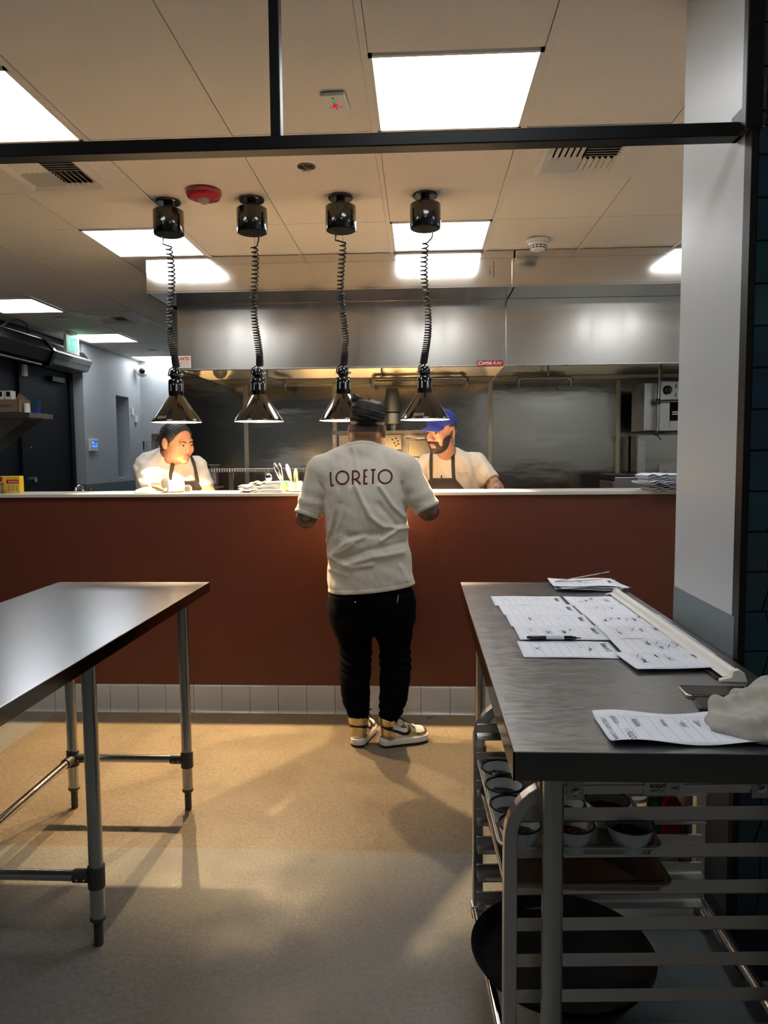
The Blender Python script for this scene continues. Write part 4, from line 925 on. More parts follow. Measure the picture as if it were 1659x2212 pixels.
cloth('lowest folded white cloth in the pile beside the utensil jar',-.885,4.13,.245,.20,.020,CT,R(4),'shirt_white',2)
cloth('middle folded white cloth in the pile beside the utensil jar',-.895,4.14,.22,.17,.017,CT+.0225,R(-6),'shirt_white',5)
cloth('top cream cloth in the pile beside the utensil jar',-.865,4.14,.18,.14,.016,CT+.042,R(8),'shirt_cream',9)
t=thing('oval_spoon','metal spoon standing up behind the cloth pile','spoon',(-.878,4.255,CT)); 
obj('spoon_bowl',MB().sphere((0,0,.078),.019,sc=(1,.35,1.25)),'chrome',t,local=True,smooth=True); obj('spoon_handle',MB().tube([(0,0,0),(0,0,.06)],.004,n=8),'chrome',t,local=True,smooth=True)
t=thing('black_clip','small black clip under the edge of the cloth pile','clip',(-.952,4.035,CT)); obj('clip_body',MB().box((-.016,-.012,0),(.014,.012,.012)),'black_plastic',t,local=True,bevel=.002)
def jar(lb,x,y):
    t=thing('utensil_jar',lb,'jar',(x,y,CT))
    obj('glass_body',MB().lathe([(0,0),(.036,0),(.038,.006),(.038,.062),(.036,.062),(.036,.006),(0,.004)],n=28),'glass',t,local=True,smooth=True)
    obj('label_band',MB().lathe([(.0385,.008),(.0385,.054)],n=28),'teal_card',t,local=True,smooth=True)
jar('small jar with turquoise and yellow label holding utensils',-.700,4.12)
jar('glass jar of knives, left of the turquoise jar',-.782,4.16)
def knife(lb,x,y,lean,L,m,w_=.013,curve=.0,z0=.008):
    t=thing('knife',lb,'knife',(x,y,CT+z0),'knives and spatulas standing in the jars')
    pts=[(lean*s*L+curve*math.sin(s*3.1),0,L*s) for s in [i/10 for i in range(11)]]
    obj('blade',MB().tube(pts[:5],[.002]+[.004]*4,n=8),'chrome',t,local=True,smooth=True)
    obj('handle',MB().tube(pts[4:],[.006,.009,.0105,.011,.0115,.010,.005],n=12),m,t,local=True,smooth=True)
knife('leftmost long knife with a steel handle in the jar',-.770,4.16,-.36,.155,'chrome'); knife('second steel-handled knife in the jar',-.765,4.15,-.20,.152,'chrome')
knife('cream-handled knife with rivets in the jar',-.712,4.13,-.26,.147,'warm_white'); knife('wooden spatula handle standing in the turquoise jar',-.700,4.12,.02,.118,'wood'); knife('thin steel knife behind the wooden handle',-.688,4.13,-.10,.124,'chrome')
# napkins at the right end
nk=[(1.335,4.075,.245,.20),(1.345,4.07,.24,.21),(1.30,4.065,.27,.22),(1.325,4.07,.26,.21),(1.31,4.07,.25,.20)]
z=CT
nl=['lowest grey-white folded linen at the right end of the pass','second folded linen from the bottom at the right end of the pass','third folded linen in the stack at the right end of the pass','fourth folded linen in the stack at the right end of the pass','top folded linen of the stack at the right end of the pass']
for i,(x,y,w_,d_) in enumerate(nk):
    cloth(nl[i],x,y,w_,d_,.0175,z+.001,R([2,-3,5,-2,3][i]),'napkin',30+i,'folded linens stacked at the right end of the pass'); z+=.0178
# left end of the counter
t=thing('yellow_carton','yellow carton with a red band and pictures of biscuits, left end of the pass','box',(-2.405,4.20,CT),rot=R(4))
obj('carton_body',MB().box((-.09,-.025,0),(.085,.025,.098)),'yellow',t,local=True,bevel=.001)
lb_=obj('red_band',MB().box((.008,-.0258,.055),(.078,-.0252,.078)),'red_label',t,local=True); obj('band_print',text_mb('Lorena',.016,shear=.2,ext=.0002,width=.05,o=(.045,-.0262,.067)),'white_print',lb_,local=True)
for q in range(3): obj('printed_biscuit',MB().prism([(.014+q*.022,.012),(.030+q*.022,.010),(.032+q*.022,.045),(.016+q*.022,.048)],(-.0257,-.0253),'y'),'wood',t,local=True)
obj('round_print',MB().add([(v[0],-.0256,v[2]) for v in MB().disc((-.03,0,.08),.018,up=(0,1,0)).v],MB().disc((0,0,0),.018).f),'red_label',t,local=True)
obj('carton_lettering',text_mb('Galletas surtidas',.007,ext=.0002,width=.06,o=(.04,-.0257,.087)),'ink',t,local=True)
t=thing('metal_bucket','small ribbed metal bucket at the left end of the pass','bucket',(-2.42,4.11,CT)); obj('bucket_body',MB().lathe([(0,0),(.032,0),(.036,.02),(.035,.022),(.038,.04),(.037,.042),(.041,.062),(.043,.064),(.040,.062),(.031,.004),(0,.004)],n=28),'dark_cast',t,local=True,smooth=True); obj('bucket_rim',MB().tube([(.0425*math.cos(a*.2244),.0425*math.sin(a*.2244),.063) for a in range(28)],.002,n=6,closed=True),'chrome',t,local=True,smooth=True)
# ================================================================ BEHIND THE COUNTER
t=thing('prep_sink','hand sink with a chrome tap just showing over the pass at left','sink',(-2.19,4.62,0))
obj('basin',MB().box((-.2,-.17,.78),(.2,.17,.90)),'steel',t,local=True,bevel=.01); obj('pedestal',MB().box((-.08,-.05,0),(.08,.1,.78)),'steel',t,local=True)
obj('tap',MB().tube([(0,.1,.90),(0,.1,1.20),(0,.08,1.235),(0,.03,1.248),(0,-.02,1.235),(0,-.03,1.20)],.011,n=12),'chrome',t,local=True,smooth=True); obj('tap_handle',MB().tube([(.02,.1,1.18),(.035,.10,1.22),(.05,.09,1.240)],.008,n=8),'chrome',t,local=True,smooth=True)
# wall shelf at left
t=thing('wall_shelf','stainless shelf on a bracket at the left edge, over the black wall','shelf',(-3.1,5.45,1.72))
obj('shelf_board',MB().box((-3.45,5.4,1.735),(-2.895,5.75,1.772)),'steel',t,bevel=.003)
obj('bracket',MB().prism([(-3.45,1.735),(-2.93,1.735),(-3.45,1.40)],(5.45,5.453),'y'),'steel',t); obj('bracket',MB().prism([(-3.45,1.735),(-2.93,1.735),(-3.45,1.40)],(5.70,5.703),'y'),'steel',t)
struct('wall_pier',MB().box((-3.56,5.3,0),(-3.45,5.85,ZC)),'wall_kitchen')
t=thing('cardboard_box','open cardboard box marked Binders on the wall shelf','box',(-3.09,5.5,1.773))
for a,b in(((-.14,-.09,0),(.105,-.086,.097)),((-.14,.086,0),(.105,.09,.097)),((-.14,-.09,0),(-.136,.09,.097)),((.101,-.09,0),(.105,.09,.097)),((-.14,-.09,0),(.105,.09,.004))): obj('box_panel',MB().box(a,b),'card',t,local=True)
obj('lid_flap',MB().prism([(-.02,.097),(.02,.16),(.06,.13),(.10,.097)],(.086,.089),'y'),'card',t,local=True)
obj('handwriting',text_mb('Binders',.035,shear=.3,ext=.0003,width=.095,o=(.0,-.091,.05)),'ink',t,local=True)
for q in range(3): tt=thing('white_carton',['leftmost white carton in the cardboard box','middle white carton in the cardboard box','right-hand white carton with blue print in the cardboard box'][q],'carton',(-3.20+q*.062,5.47,1.779),'white cartons in the cardboard box'); obj('carton_body',MB().box((-.026,-.03,0),(.026,.03,.158)),'white_plastic',tt,local=True,bevel=.002); obj('blue_print',MB().box((-.014,-.0306,.115),(.016,-.0302,.15)),'phone_rim2',tt,local=True)
t=thing('blue_packet','blue and green packet behind the cardboard box','packet',(-2.975,5.66,1.773)); obj('packet_body',MB().box((-.02,-.02,0),(.022,.02,.115)),'cap_blue',t,local=True,bevel=.004); obj('green_band',MB().box((-.0205,-.0205,.06),(.0225,.0205,.09)),'green',t,local=True)
t=thing('cup_stack','upside-down stack of white foam cups on the shelf end','cups',(-2.952,5.47,1.773)); 
for q in range(4): obj('cup',MB().lathe([(.024,.0+q*.016),(.0215,.022+q*.016),(0,.022+q*.016)],n=20),'white_plastic',t,local=True,smooth=True)
# back-left stores behind the woman
t=thing('back_counter','steel counter in the far corner behind the woman','counter',(-2.75,8.0,0)); obj('counter_body',MB().box((-.19,-.3,.0),(.30,.3,.88)),'steel',t,local=True,bevel=.004); obj('counter_board',MB().box((-.20,-.32,.88),(.31,.3,1.355)),'steel',t,local=True,bevel=.004)
t=thing('storage_carton','brown carton standing behind the woman\'s head','box',(-2.835,8.0,1.356)); obj('carton_body',MB().box((-.12,.05,0),(.10,.2,.335)),'card',t,local=True,bevel=.003)
t=thing('steel_bowl','large pale round bowl leaning behind the woman\'s head','bowl',(-2.73,7.98,1.356)); T_=Matrix.Rotation(R(75),3,'X'); obj('bowl_body',MB().lathe([(0,-.045),(.065,-.035),(.105,0),(.125,.02),(.120,.02),(.10,.004),(.062,-.030),(0,-.038)],c=(0,0,.17),n=36,tf=T_),'white_plastic',t,local=True,smooth=True); obj('bowl_stand',MB().box((-.04,.0,0),(.04,.05,.06)),'black_plastic',t,local=True)
t=thing('sauce_bottle','squeeze bottle of orange sauce with white cap behind the woman','bottle',(-2.835,7.76,1.356)); obj('bottle_body',MB().lathe([(0,0),(.045,0),(.047,.01),(.047,.075),(.035,.085)],n=24),'orange',t,local=True,smooth=True); obj('bottle_cap',MB().lathe([(.036,.085),(.036,.105),(.015,.115),(.011,.16),(0,.16)],n=24),'white_plastic',t,local=True,smooth=True)
t=thing('clear_bin','clear plastic bin with a blue clip behind the woman','bin',(-2.93,7.88,1.356))
for a,b in(((-.03,-.05,0),(.06,-.047,.25)),((-.03,-.05,0),(-.027,.05,.25)),((.057,-.05,0),(.06,.05,.25))): obj('bin_wall',MB().box(a,b),'clear',t,local=True)
obj('blue_clip',MB().box((-.040,-.052,.16),(-.030,-.040,.25)),'cap_blue',t,local=True)
t=thing('black_pan','black bowl beside the woman\'s hair','bowl',(-2.70,7.76,1.356)); obj('bowl_body',MB().lathe([(0,.08),(.05,.085),(.085,.11),(.095,.15),(.085,.14),(0,.12)],n=28),'black_plastic',t,local=True,smooth=True); obj('bowl_foot',MB().lathe([(.035,0),(.035,.09)],n=20),'black_plastic',t,local=True,smooth=True)
# long steel over-shelf / heated rail behind the pass
t=thing('steel_over_shelf','low steel shelf with a ribbed front rail along the backsplash','shelf',(-1.3,6.45,0))
obj('rail',MB().box((-1.80,6.20,1.300),(-.62,6.24,1.332)),'steel',t,bevel=.002)
rb=MB()
for k in range(52): rb.cyl((-1.765+k*.022,6.196,1.305),(-1.765+k*.022,6.196,1.328),.005,n=8)
obj('rail_ribs',rb,'tube',t)['kind']='stuff'
obj('shelf_board',MB().box((-1.80,6.24,1.318),(-.62,6.6,1.324)),'steel',t)
for x_ in(-1.79,-1.30,-.70):
    obj('post',MB().box((x_-.015,6.21,.93),(x_+.02,6.24,1.30)),'steel',t,bevel=.001); obj('post',MB().box((x_+.09,6.50,.93),(x_+.13,6.53,1.318)),'steel',t,bevel=.001)
obj('side_bar',MB().box((-1.76,6.22,1.16),(-1.755,6.53,1.175)),'steel',t)
obj('work_surface',MB().box((-2.0,6.1,.88),(-.60,6.9,.93)),'steel',t,bevel=.003)
for x_,y_ in((-1.97,6.13),(-.63,6.13),(-1.97,6.87),(-.63,6.87)): obj('leg',MB().cyl((x_,y_,0),(x_,y_,.88),.02),'tube',t,smooth=True)
t=thing('wall_outlet','white wall outlet on the backsplash right of the woman','outlet',(-1.93,6.93,1.24)); obj('steel_plate',MB().box((-1.99,6.936,1.13),(-1.915,6.943,1.35)),'steel',t); obj('outlet_face',MB().box((-1.975,6.931,1.18),(-1.935,6.936,1.30)),'white_plastic',t,bevel=.001); obj('cover_hinge',MB().box((-2.0,6.915,1.352),(-1.90,6.943,1.36)),'white_metal',t)
for zz in(1.21,1.26): obj('socket_slots',MB().box((-1.963,6.930,zz),(-1.960,6.9315,zz+.015)).box((-1.952,6.930,zz),(-1.949,6.9315,zz+.015)),'ink',t)['kind']='stuff'
# range with back shelf
t=thing('cooking_range','stainless cooking range with a high back shelf behind the two men','range',(-.4,6.5,0))
obj('range_body',MB().box((-.58,6.15,.12),(.30,6.9,1.10)),'steel',t,bevel=.004)
obj('high_shelf',MB().box((-.73,6.10,1.605),(.30,6.6,1.635)),'brass',t,bevel=.003)
obj('shelf_riser',MB().box((-.72,6.55,1.10),(.29,6.6,1.605)),'steel',t)
for x_ in(-.715,-.56,.27): obj('upright',MB().box((x_-.012,6.14,1.10),(x_+.012,6.17,1.605)),'steel',t)
obj('middle_panel',MB().box((-.10,6.20,1.42),(.28,6.215,1.555)),'brass',t,bevel=.002)
for zz,hh in((1.565,.012),(1.395,.014),(1.345,.012),(1.30,.01)): obj('grill_bar',MB().box((-.12,6.15,zz),(.28,6.165,zz+hh)),'chrome',t)
obj('foot_left',MB().box((-.70,6.3,0),(-.6,6.8,.12)),'dark_cast',t); obj('foot_right',MB().box((.15,6.3,0),(.25,6.8,.12)),'dark_cast',t)
obj('control_post',MB().box((.0,6.13,1.33),(.02,6.15,1.40)),'steel',t)
t=thing('vertical_broiler','brass-toned steel chimney with a cone top above the range','chimney',(-.232,6.2,1.64))
obj('cone',MB().lathe([(0,.345),(.047,.345),(.052,.338),(.072,.155),(.074,.15),(.070,.15)],n=40),'brass_rough',t,local=True,smooth=True)
obj('cone_gap',MB().lathe([(.058,.14),(.058,.152)],n=30),'dark_void',t,local=True,smooth=True)
obj('barrel',MB().lathe([(.073,.140),(.074,.136),(.0735,.052),(.070,.048),(.066,.052)],n=40),'brass_rough',t,local=True,smooth=True)
obj('neck',MB().cyl((0,0,-.004),(0,0,.055),.045,n=24),'brass',t,local=True,smooth=True)
t=thing('burner_box','small steel box with round holes below the chimney','box',(-.22,6.12,1.45)); obj('box_body',MB().box((-.075,-.02,.03),(.065,.02,.15)),'brass',t,local=True,bevel=.002); obj('pipe',MB().cyl((.02,0,-.13),(.02,0,.03),.026),'brass',t,local=True,smooth=True); obj('pipe',MB().cyl((-.055,0,-.13),(-.055,0,.03),.020),'brass',t,local=True,smooth=True)
for a,b in((.0,.11),(.03,.12),(.015,.085),(.045,.10),(.03,.06),(.05,.075)): obj('hole',MB().cyl((a-.01,-.021,b),(a-.01,-.019,b),.006,n=10),'dark_void',t,local=True)
# griddle and broiler at right
t=thing('flat_griddle','steel griddle with a black splash rim, right end of the kitchen','griddle',(1.72,6.2,0)); obj('griddle_body',MB().box((-.16,-.1,.15),(.16,.35,1.205)),'steel',t,local=True,bevel=.006); obj('splash_rim',MB().box((-.165,-.105,1.205),(.165,.35,1.262)),'black_plastic',t,local=True,bevel=.006); obj('front_plate',MB().box((-.15,-.112,1.13),(.15,-.105,1.24)),'pan_clean',t,local=True,bevel=.003); obj('base',MB().box((-.14,0,0),(.14,.3,.15)),'dark_cast',t,local=True)
t=thing('salamander_broiler','wall-hung steel broiler with a black knob at the far right','broiler',(2.1,6.35,1.8))
obj('broiler_body',MB().box((-.235,-.02,-.18),(.5,.35,.215)),'steel',t,local=True,bevel=.004)
obj('control_panel',MB().box((-.12,-.075,.07),(.5,-.02,.225)),'steel',t,local=True,bevel=.004)
obj('front_plate',MB().box((-.125,-.075,-.185),(-.04,-.02,.07)),'steel',t,local=True,bevel=.003); obj('drip_plate',MB().box((-.04,-.075,-.185),(.5,-.02,-.10)),'steel',t,local=True,bevel=.003)
obj('opening',MB().box((-.04,-.03,-.10),(.5,-.021,.07)),'dark_void',t,local=True); obj('rack_bars',MB().box((-.02,-.07,-.035),(.5,-.055,-.025)).box((-.02,-.07,-.052),(.5,-.055,-.043)),'chrome',t,local=True)['kind']='stuff'
k_=obj('knob',MB().lathe([(0,.03),(.026,.028),(.036,.018),(.038,0)],n=28,tf=Matrix.Rotation(R(90),3,'X'),c=(-.065,-.075,.15)),'black_gloss',t,local=True,smooth=True); obj('knob_grip',MB().box((-.071,-.112,.115),(-.059,-.10,.185)),'black_plastic',k_,local=True,bevel=.003)
for a in(0,.034,.068):
    for zz in(.18,.11): obj('vent_slot',MB().box((.0+a,-.0765,zz-.016),(.007+a,-.075,zz+.016)),'dark_void',t,local=True)
obj('gas_pipe',MB().tube([(-.125,-.09,.36),(-.14,-.09,.2),(-.142,-.09,-.15),(-.15,-.09,-.20)],.012,n=12),'tube',t,local=True,smooth=True); obj('cross_pipe',MB().cyl((-.15,-.09,.055),(.12,-.09,.058),.010),'tube',t,local=True,smooth=True); obj('valve',MB().sphere((-.15,-.09,-.205),.022).tube([(-.145,-.10,-.22),(-.12,-.11,-.26)],.006,n=8),'dark_cast',t,local=True,smooth=True)
obj('pipe_tee',MB().cyl((-.145,-.09,.03),(-.145,-.09,.08),.02),'dark_cast',t,local=True,smooth=True)
t=thing('wall_cabinet','tall steel cabinet frame below the broiler at the far right','cabinet',(2.35,6.7,0)); obj('cabinet_body',MB().box((-.43,-.12,0),(.4,.2,1.595)),'steel_wall',t,local=True,bevel=.004)
obj('door_post',MB().box((-.47,-.16,.0),(-.40,-.12,1.595)),'steel',t,local=True,bevel=.004); obj('lower_panel',MB().box((-.28,-.135,.9),(.4,-.12,1.33)),'steel',t,local=True)
for zz in(1.50,1.33,1.20): obj('hinge_bolt',MB().sphere((-.435,-.162,zz),.006,n=8,m=6),'chrome',t,local=True)
# hammered brass panel at the right edge
t=thing('wall_sconce','hammered gold wall lamp at the top right edge on the dark tiles','wall lamp',(.862,1.955,2.305))
def hm(u,v):
    a=R(180)*u; r=.045+.004*math.sin(u*23+v*9)*math.sin(v*31); return (.052-r*math.cos(a)*1.0, -.004-r*math.sin(a)*.9, .055-.115*v)
obj('shade',MB().grid(hm,48,40),'gold_art',t,local=True,smooth=True); obj('back_plate',MB().box((.0,0,-.06),(.10,.006,.055)),'black_frame',t,local=True)
# crumbs on the floor
for x,y,lb in((-1.36,2.72,'thin pale herb stem on the floor by the left table'),(-1.12,2.70,'small dark crumb on the floor shadow'),(.03,3.95,'small dark leaf near the baseboard')):
    o=obj('herb_scrap',MB().tube([(0,0,.003),(.012,.006,.004),(.02,-.004,.003),(.03,.004,.005)],.0022,n=5),'salsa_green' if lb[0:4]!='thin' else 'beige'); o.location=(x,y,0); tag(o,lb,'food scrap')
# ================================================================ PEOPLE
def Rz(a): return Matrix.Rotation(a,3,'Z')
def head_tf(c,yaw,pitch,roll=0,s=(1,1,1)):
    m=Rz(yaw)@Matrix.Rotation(pitch,3,'X')@Matrix.Rotation(roll,3,'Y'); T=m.to_4x4(); T.translation=Vector(c); return T@Matrix.Diagonal((*s,1))
def to_local(P,T):
    I=np.array(T.inverted(),np.float32); return P@I[:3,:3].T+I[:3,3]
def face_sdf(Q,fat=0.,jaw=1.,nose=1.,npj=0.):
    """head in its own frame: looks along -y, z up; about 0.24 tall"""
    d=ell(Q,(0,.018,.032),(.077+fat*.3,.097,.088))
    d=smin(d,ell(Q,(0,-.022,-.038),(.061*jaw+fat,.066+fat*.4,.076)),.035)
    d=smin(d,ell(Q,(0,-.052,-.088),(.034*jaw+fat,.036,.030)),.03)
    for s in(-1,1):
        d=smin(d,ell(Q,(s*(.040+fat*.6),-.055,-.030),(.025+fat*.5,.030,.028+fat*.4)),.022)
    d=smin(d,cap(Q,(-.036,-.080,.030),(.036,-.080,.030),.010),.018)
    for s in(-1,1): d=smax(d,-ell(Q,(s*.031,-.103,.008),(.017,.014,.011)),.012)
    d=smin(d,cap(Q,(0,-.086,.020),(0,-.108+npj,-.026),.0065,.0100*nose),.010)
    d=smin(d,ell(Q,(0,-.104+npj,-.032),(.0125*nose,.011,.009)),.006)
    for s in(-1,1): d=smin(d,ell(Q,(s*.0135*nose,-.0965+npj*.6,-.0345),(.0085,.010,.0078)),.005); d=smax(d,-ell(Q,(s*.007,-.106,-.043),(.0035,.005,.004)),.003)
    for s in(-1,1): d=smin(d,ell(Q,(s*.031,-.0815,.008),(.0165,.0115,.0115)),.005)
    for s in(-1,1): d=smax(d,-ell(Q,(s*.0315,-.0935,.0065),(.0120,.008,.0034)),.0015)
    d=smin(d,ell(Q,(0,-.088,-.064),(.024,.014,.014)),.010)
    d=smin(d,cap(Q,(-.018,-.0945,-.0595),(.018,-.0945,-.0595),.0042),.004); d=smin(d,cap(Q,(-.015,-.0945,-.0685),(.015,-.0945,-.0685),.0050),.004)
    d=smin(d,ell(Q,(0,-.084,-.100),(.020*jaw,.016,.014)),.012)
    for s in(-1,1):
        e=ell(Q,(s*(.081+fat*.3),.014,-.002),(.010,.019,.032)); e=smax(e,-ell(Q,(s*(.090+fat*.3),.008,.0),(.007,.010,.019)),.004); d=smin(d,e,.006)
        d=smin(d,ell(Q,(s*(.079+fat*.3),.008,-.030),(.008,.010,.011)),.006)
    return d
def put_eyes(t,T,m='iris',look=(0,0)):
    for s in(-1,1):
        c=T@Vector((s*.0312,-.0806,.0066)); sc=T.to_scale()[0]
        e=obj('eye',MB().sphere(c,.0118*sc,n=20,m=14),'eye_white',t,smooth=True)
        dr=(T.to_3x3()@Vector((look[0],-1,look[1]))).normalized()
        u=dr.orthogonal().normalized(); w_=dr.cross(u); mb=MB(); vs=[]
        for k,(r_,h_) in enumerate(((.0,.0125),(.0036,.0119),(.0068,.0103))):
            for q in range(16):
                a=q*math.pi/8; vs.append(c+dr*h_*sc+(u*math.cos(a)+w_*math.sin(a))*r_*sc)
        mb.add(vs,[(k*16+q,k*16+(q+1)%16,(k+1)*16+(q+1)%16,(k+1)*16+q) for k in range(2) for q in range(16)])
        obj('iris',mb,'iris',e,smooth=True)
def local_sdf(name,f,lo,hi,h,m,t,T,**k): return sdf_obj(name,f,lo,hi,h,m,t,tf=T,**k)
def lashes(t,T):
    def f(Q):
        d=None
        for s in(-1,1):
            for a,b in(((.0195,-.0895,.0055),(.0265,-.0935,.0108)),((.0265,-.0935,.0108),(.0365,-.0925,.0108)),((.0365,-.0925,.0108),(.0440,-.0860,.0060))):
                c=cap(Q,(s*a[0],a[1],a[2]),(s*b[0],b[1],b[2]),.0013,.0013); d=c if d is None else np.minimum(d,c)
        return d
    local_sdf('eyelashes',f,(-.055,-.11,-.005),(.055,-.07,.02),.0011,'beard',t,T,relax=0)
def brows(t,T,m,ang=0.,th=.0040,bas=0.0):
    def f(Q):
        d=None
        for s in(-1,1):
            a=cap(Q,(s*.014,-.0925+bas,.0245+ang),(s*.032,-.0895+bas,.0305),th,th*.9); b=cap(Q,(s*.032,-.0895+bas,.0305),(s*.050,-.074+bas,.0225),th*.9,th*.4); c=np.minimum(a,b); d=c if d is None else np.minimum(d,c)
        return d
    lashes(t,T)
    local_sdf('eyebrows',f,(-.06,-.11,.0),(.06,-.05,.05),.0016,m,t,T)
def lips(t,T,dy=-.0025):
    T=T@Matrix.Translation((0,dy,0))
    f=lambda Q: np.minimum(smin(cap(Q,(-.021,-.0935,-.0645),(0,-.0985,-.0590),.0024,.0048),cap(Q,(.021,-.0935,-.0645),(0,-.0985,-.0590),.0024,.0048),.002),smin(cap(Q,(-.019,-.0935,-.0665),(0,-.0980,-.0698),.0026,.0056),cap(Q,(.019,-.0935,-.0665),(0,-.0980,-.0698),.0026,.0056),.002))
    local_sdf('lips',f,(-.034,-.12,-.085),(.034,-.08,-.045),.0014,'lips',t,T)
def hand_sdf(P,w_,f_,n_,s=1.,side=1,curl=.35):
    """wrist point, finger direction, palm normal (palm faces -n)"""
    f_=Vector(f_).normalized(); n_=Vector(n_); n_=(n_-f_*n_.dot(f_)).normalized(); u=f_.cross(n_)*side; w_=Vector(w_)
    def pt(a,b,c): return tuple(w_+f_*a*s+u*b*s+n_*c*s)
    d=smin(cap(P,pt(.0,-.012,0),pt(.085,-.026,0),.020*s,.014*s),cap(P,pt(.0,.012,0),pt(.088,.024,0),.020*s,.013*s),.02); d=smin(d,cap(P,pt(.03,0,0),pt(.085,0,0),.018*s,.014*s),.012)
    for b,L in((-.030,.068),(-.0105,.080),(.0095,.075),(.029,.058)):
        p0=pt(.085,b,0); p1=pt(.085+L*.48,b*1.15,-L*.18*curl*2); p2=pt(.085+L*.78,b*1.2,-L*.5*curl*2); p3=pt(.085+L*.90,b*1.2,-L*.85*curl*2)
        g=np.minimum(np.minimum(cap(P,p0,p1,.0095*s,.0088*s),cap(P,p1,p2,.0088*s,.008*s)),cap(P,p2,p3,.008*s,.007*s)); d=smin(d,g,.004)
    g=np.minimum(cap(P,pt(.02,-.022,-.004),pt(.055,-.052,-.018),.013*s,.0105*s),cap(P,pt(.055,-.052,-.018),pt(.085,-.060,-.030),.0105*s,.008*s)); return smin(d,g,.010)

# ---------------------------------------------------------------- the man seen from behind
man=thing('person','person seen from behind with black hair bun, cream shirt and black jeans','person',(-.26,3.62,0))
HT=head_tf((-.264,3.705,1.553),R(178),R(14),0,(1.05,1.03,1.0))
TK=[(.68,-.247,3.625,.205,.155),(.76,-.247,3.625,.219,.168),(.85,-.250,3.63,.212,.162),(1.0,-.262,3.635,.203,.165),(1.15,-.272,3.64,.203,.165),(1.27,-.275,3.645,.213,.150),(1.345,-.279,3.655,.217,.132),(1.40,-.284,3.665,.205,.110),(1.44,-.286,3.675,.170,.092),(1.475,-.287,3.685,.118,.078),(1.505,-.287,3.69,.080,.066),(1.54,-.287,3.695,.06,.06)]
def man_body(P):
    Q=to_local(P,HT); d=face_sdf(Q,.004)*1.04
    d=smin(d,cap(P,(-.272,3.695,1.555),(-.285,3.66,1.44),.066,.078),.03)
    d=smin(d,ell(P,(-.275,3.635,1.545),(.07,.045,.035)),.02)
    tr=loft(P,[(a,b,c,r1-(.034 if a<1. else .018),r2-(.034 if a<1. else .018)) for a,b,c,r1,r2 in TK if .7<a<1.5]); d=smin(d,tr,.02)
    d=smin(d,smin(cap(P,(-.49,3.655,1.35),(-.563,3.635,1.128),.058,.050),cap(P,(-.563,3.635,1.128),(-.405,3.945,1.268),.049,.030),.025),.02)
    d=smin(d,smin(cap(P,(-.075,3.655,1.35),(.038,3.635,1.163),.058,.050),cap(P,(.038,3.635,1.163),(-.10,3.945,1.268),.049,.030),.025),.02)
    for s_,c0,k0,a0 in((-1,-.345,-.327,-.316),(1,-.14,-.135,-.156)):
        d=smin(d,cap(P,(c0,3.63,.72),(k0,3.63,.46),.085,.062),.03); d=smin(d,cap(P,(k0,3.63,.46),(a0,3.585,.10),.06,.042),.02)
    d=smin(d,hand_sdf(P,(-.40,3.955,1.276),(.35,1,.0),(0,0,1),1.,1,.1),.012); d=smin(d,hand_sdf(P,(-.105,3.955,1.276),(-.35,1,.0),(0,0,1),1.,-1,.1),.012)
    return d
def man_mat(C):
    arm=((C[:,2]<1.22)&(C[:,2]>1.0)&(C[:,1]<3.93)&((C[:,0]<-.42)|(C[:,0]>-.09)))
    nape=(C[:,2]>1.545)&(C[:,1]<3.70)&(C[:,2]<1.63)&(np.abs(C[:,0]+.27)<.082)
    return np.where(arm,1,np.where(nape,2,0))
sdf_obj('body',man_body,(-.70,3.38,.06),(.15,4.22,1.75),.0065,['skin1','tattoo','fade'],man,man_mat)
put_eyes(man,HT); brows(man,HT,'hair'); lips(man,HT)
def man_hair(P):
    d=ell(P,(-.258,3.672,1.628),(.088,.100,.068))
    d=smin(d,ell(P,(-.292,3.655,1.668),(.048,.055,.030)),.025); d=smin(d,ell(P,(-.240,3.68,1.672),(.062,.065,.026)),.03)
    d=smin(d,ell(P,(-.258,3.660,1.600),(.086,.087,.034)),.02)
    b=ell(P,(-.315,3.655,1.706),(.027,.027,.023)); b=smin(b,ell(P,(-.323,3.66,1.722),(.017,.017,.012)),.01); b=smin(b,ell(P,(-.300,3.65,1.69),(.022,.022,.016)),.008); d=smin(d,b,.006)
    x,y,z=P.T
    d=d+.0016*np.sin((x+.3)*110+z*60)*np.sin(z*90-x*40)+.0007*np.sin(z*340+x*90)
    d=d-.004*np.exp(-((z-1.612-.1*(x+.256)**2*10)/.006)**2)*0
    d=smax(d,.0+ (1.573-z)-(3.70-y)*.02,.012)
    return smax(d,y-3.775,.01)
o=sdf_obj('hair',man_hair,(-.40,3.54,1.54),(-.12,3.82,1.76),.0035,'hair',man)
sdf_obj('flyaway_hair',lambda P: np.minimum(cap(P,(-.265,3.66,1.69),(-.245,3.65,1.715),.005,.002),cap(P,(-.28,3.66,1.69),(-.285,3.65,1.713),.005,.002)),(-.31,3.62,1.67),(-.22,3.69,1.73),.002,'hair',man)
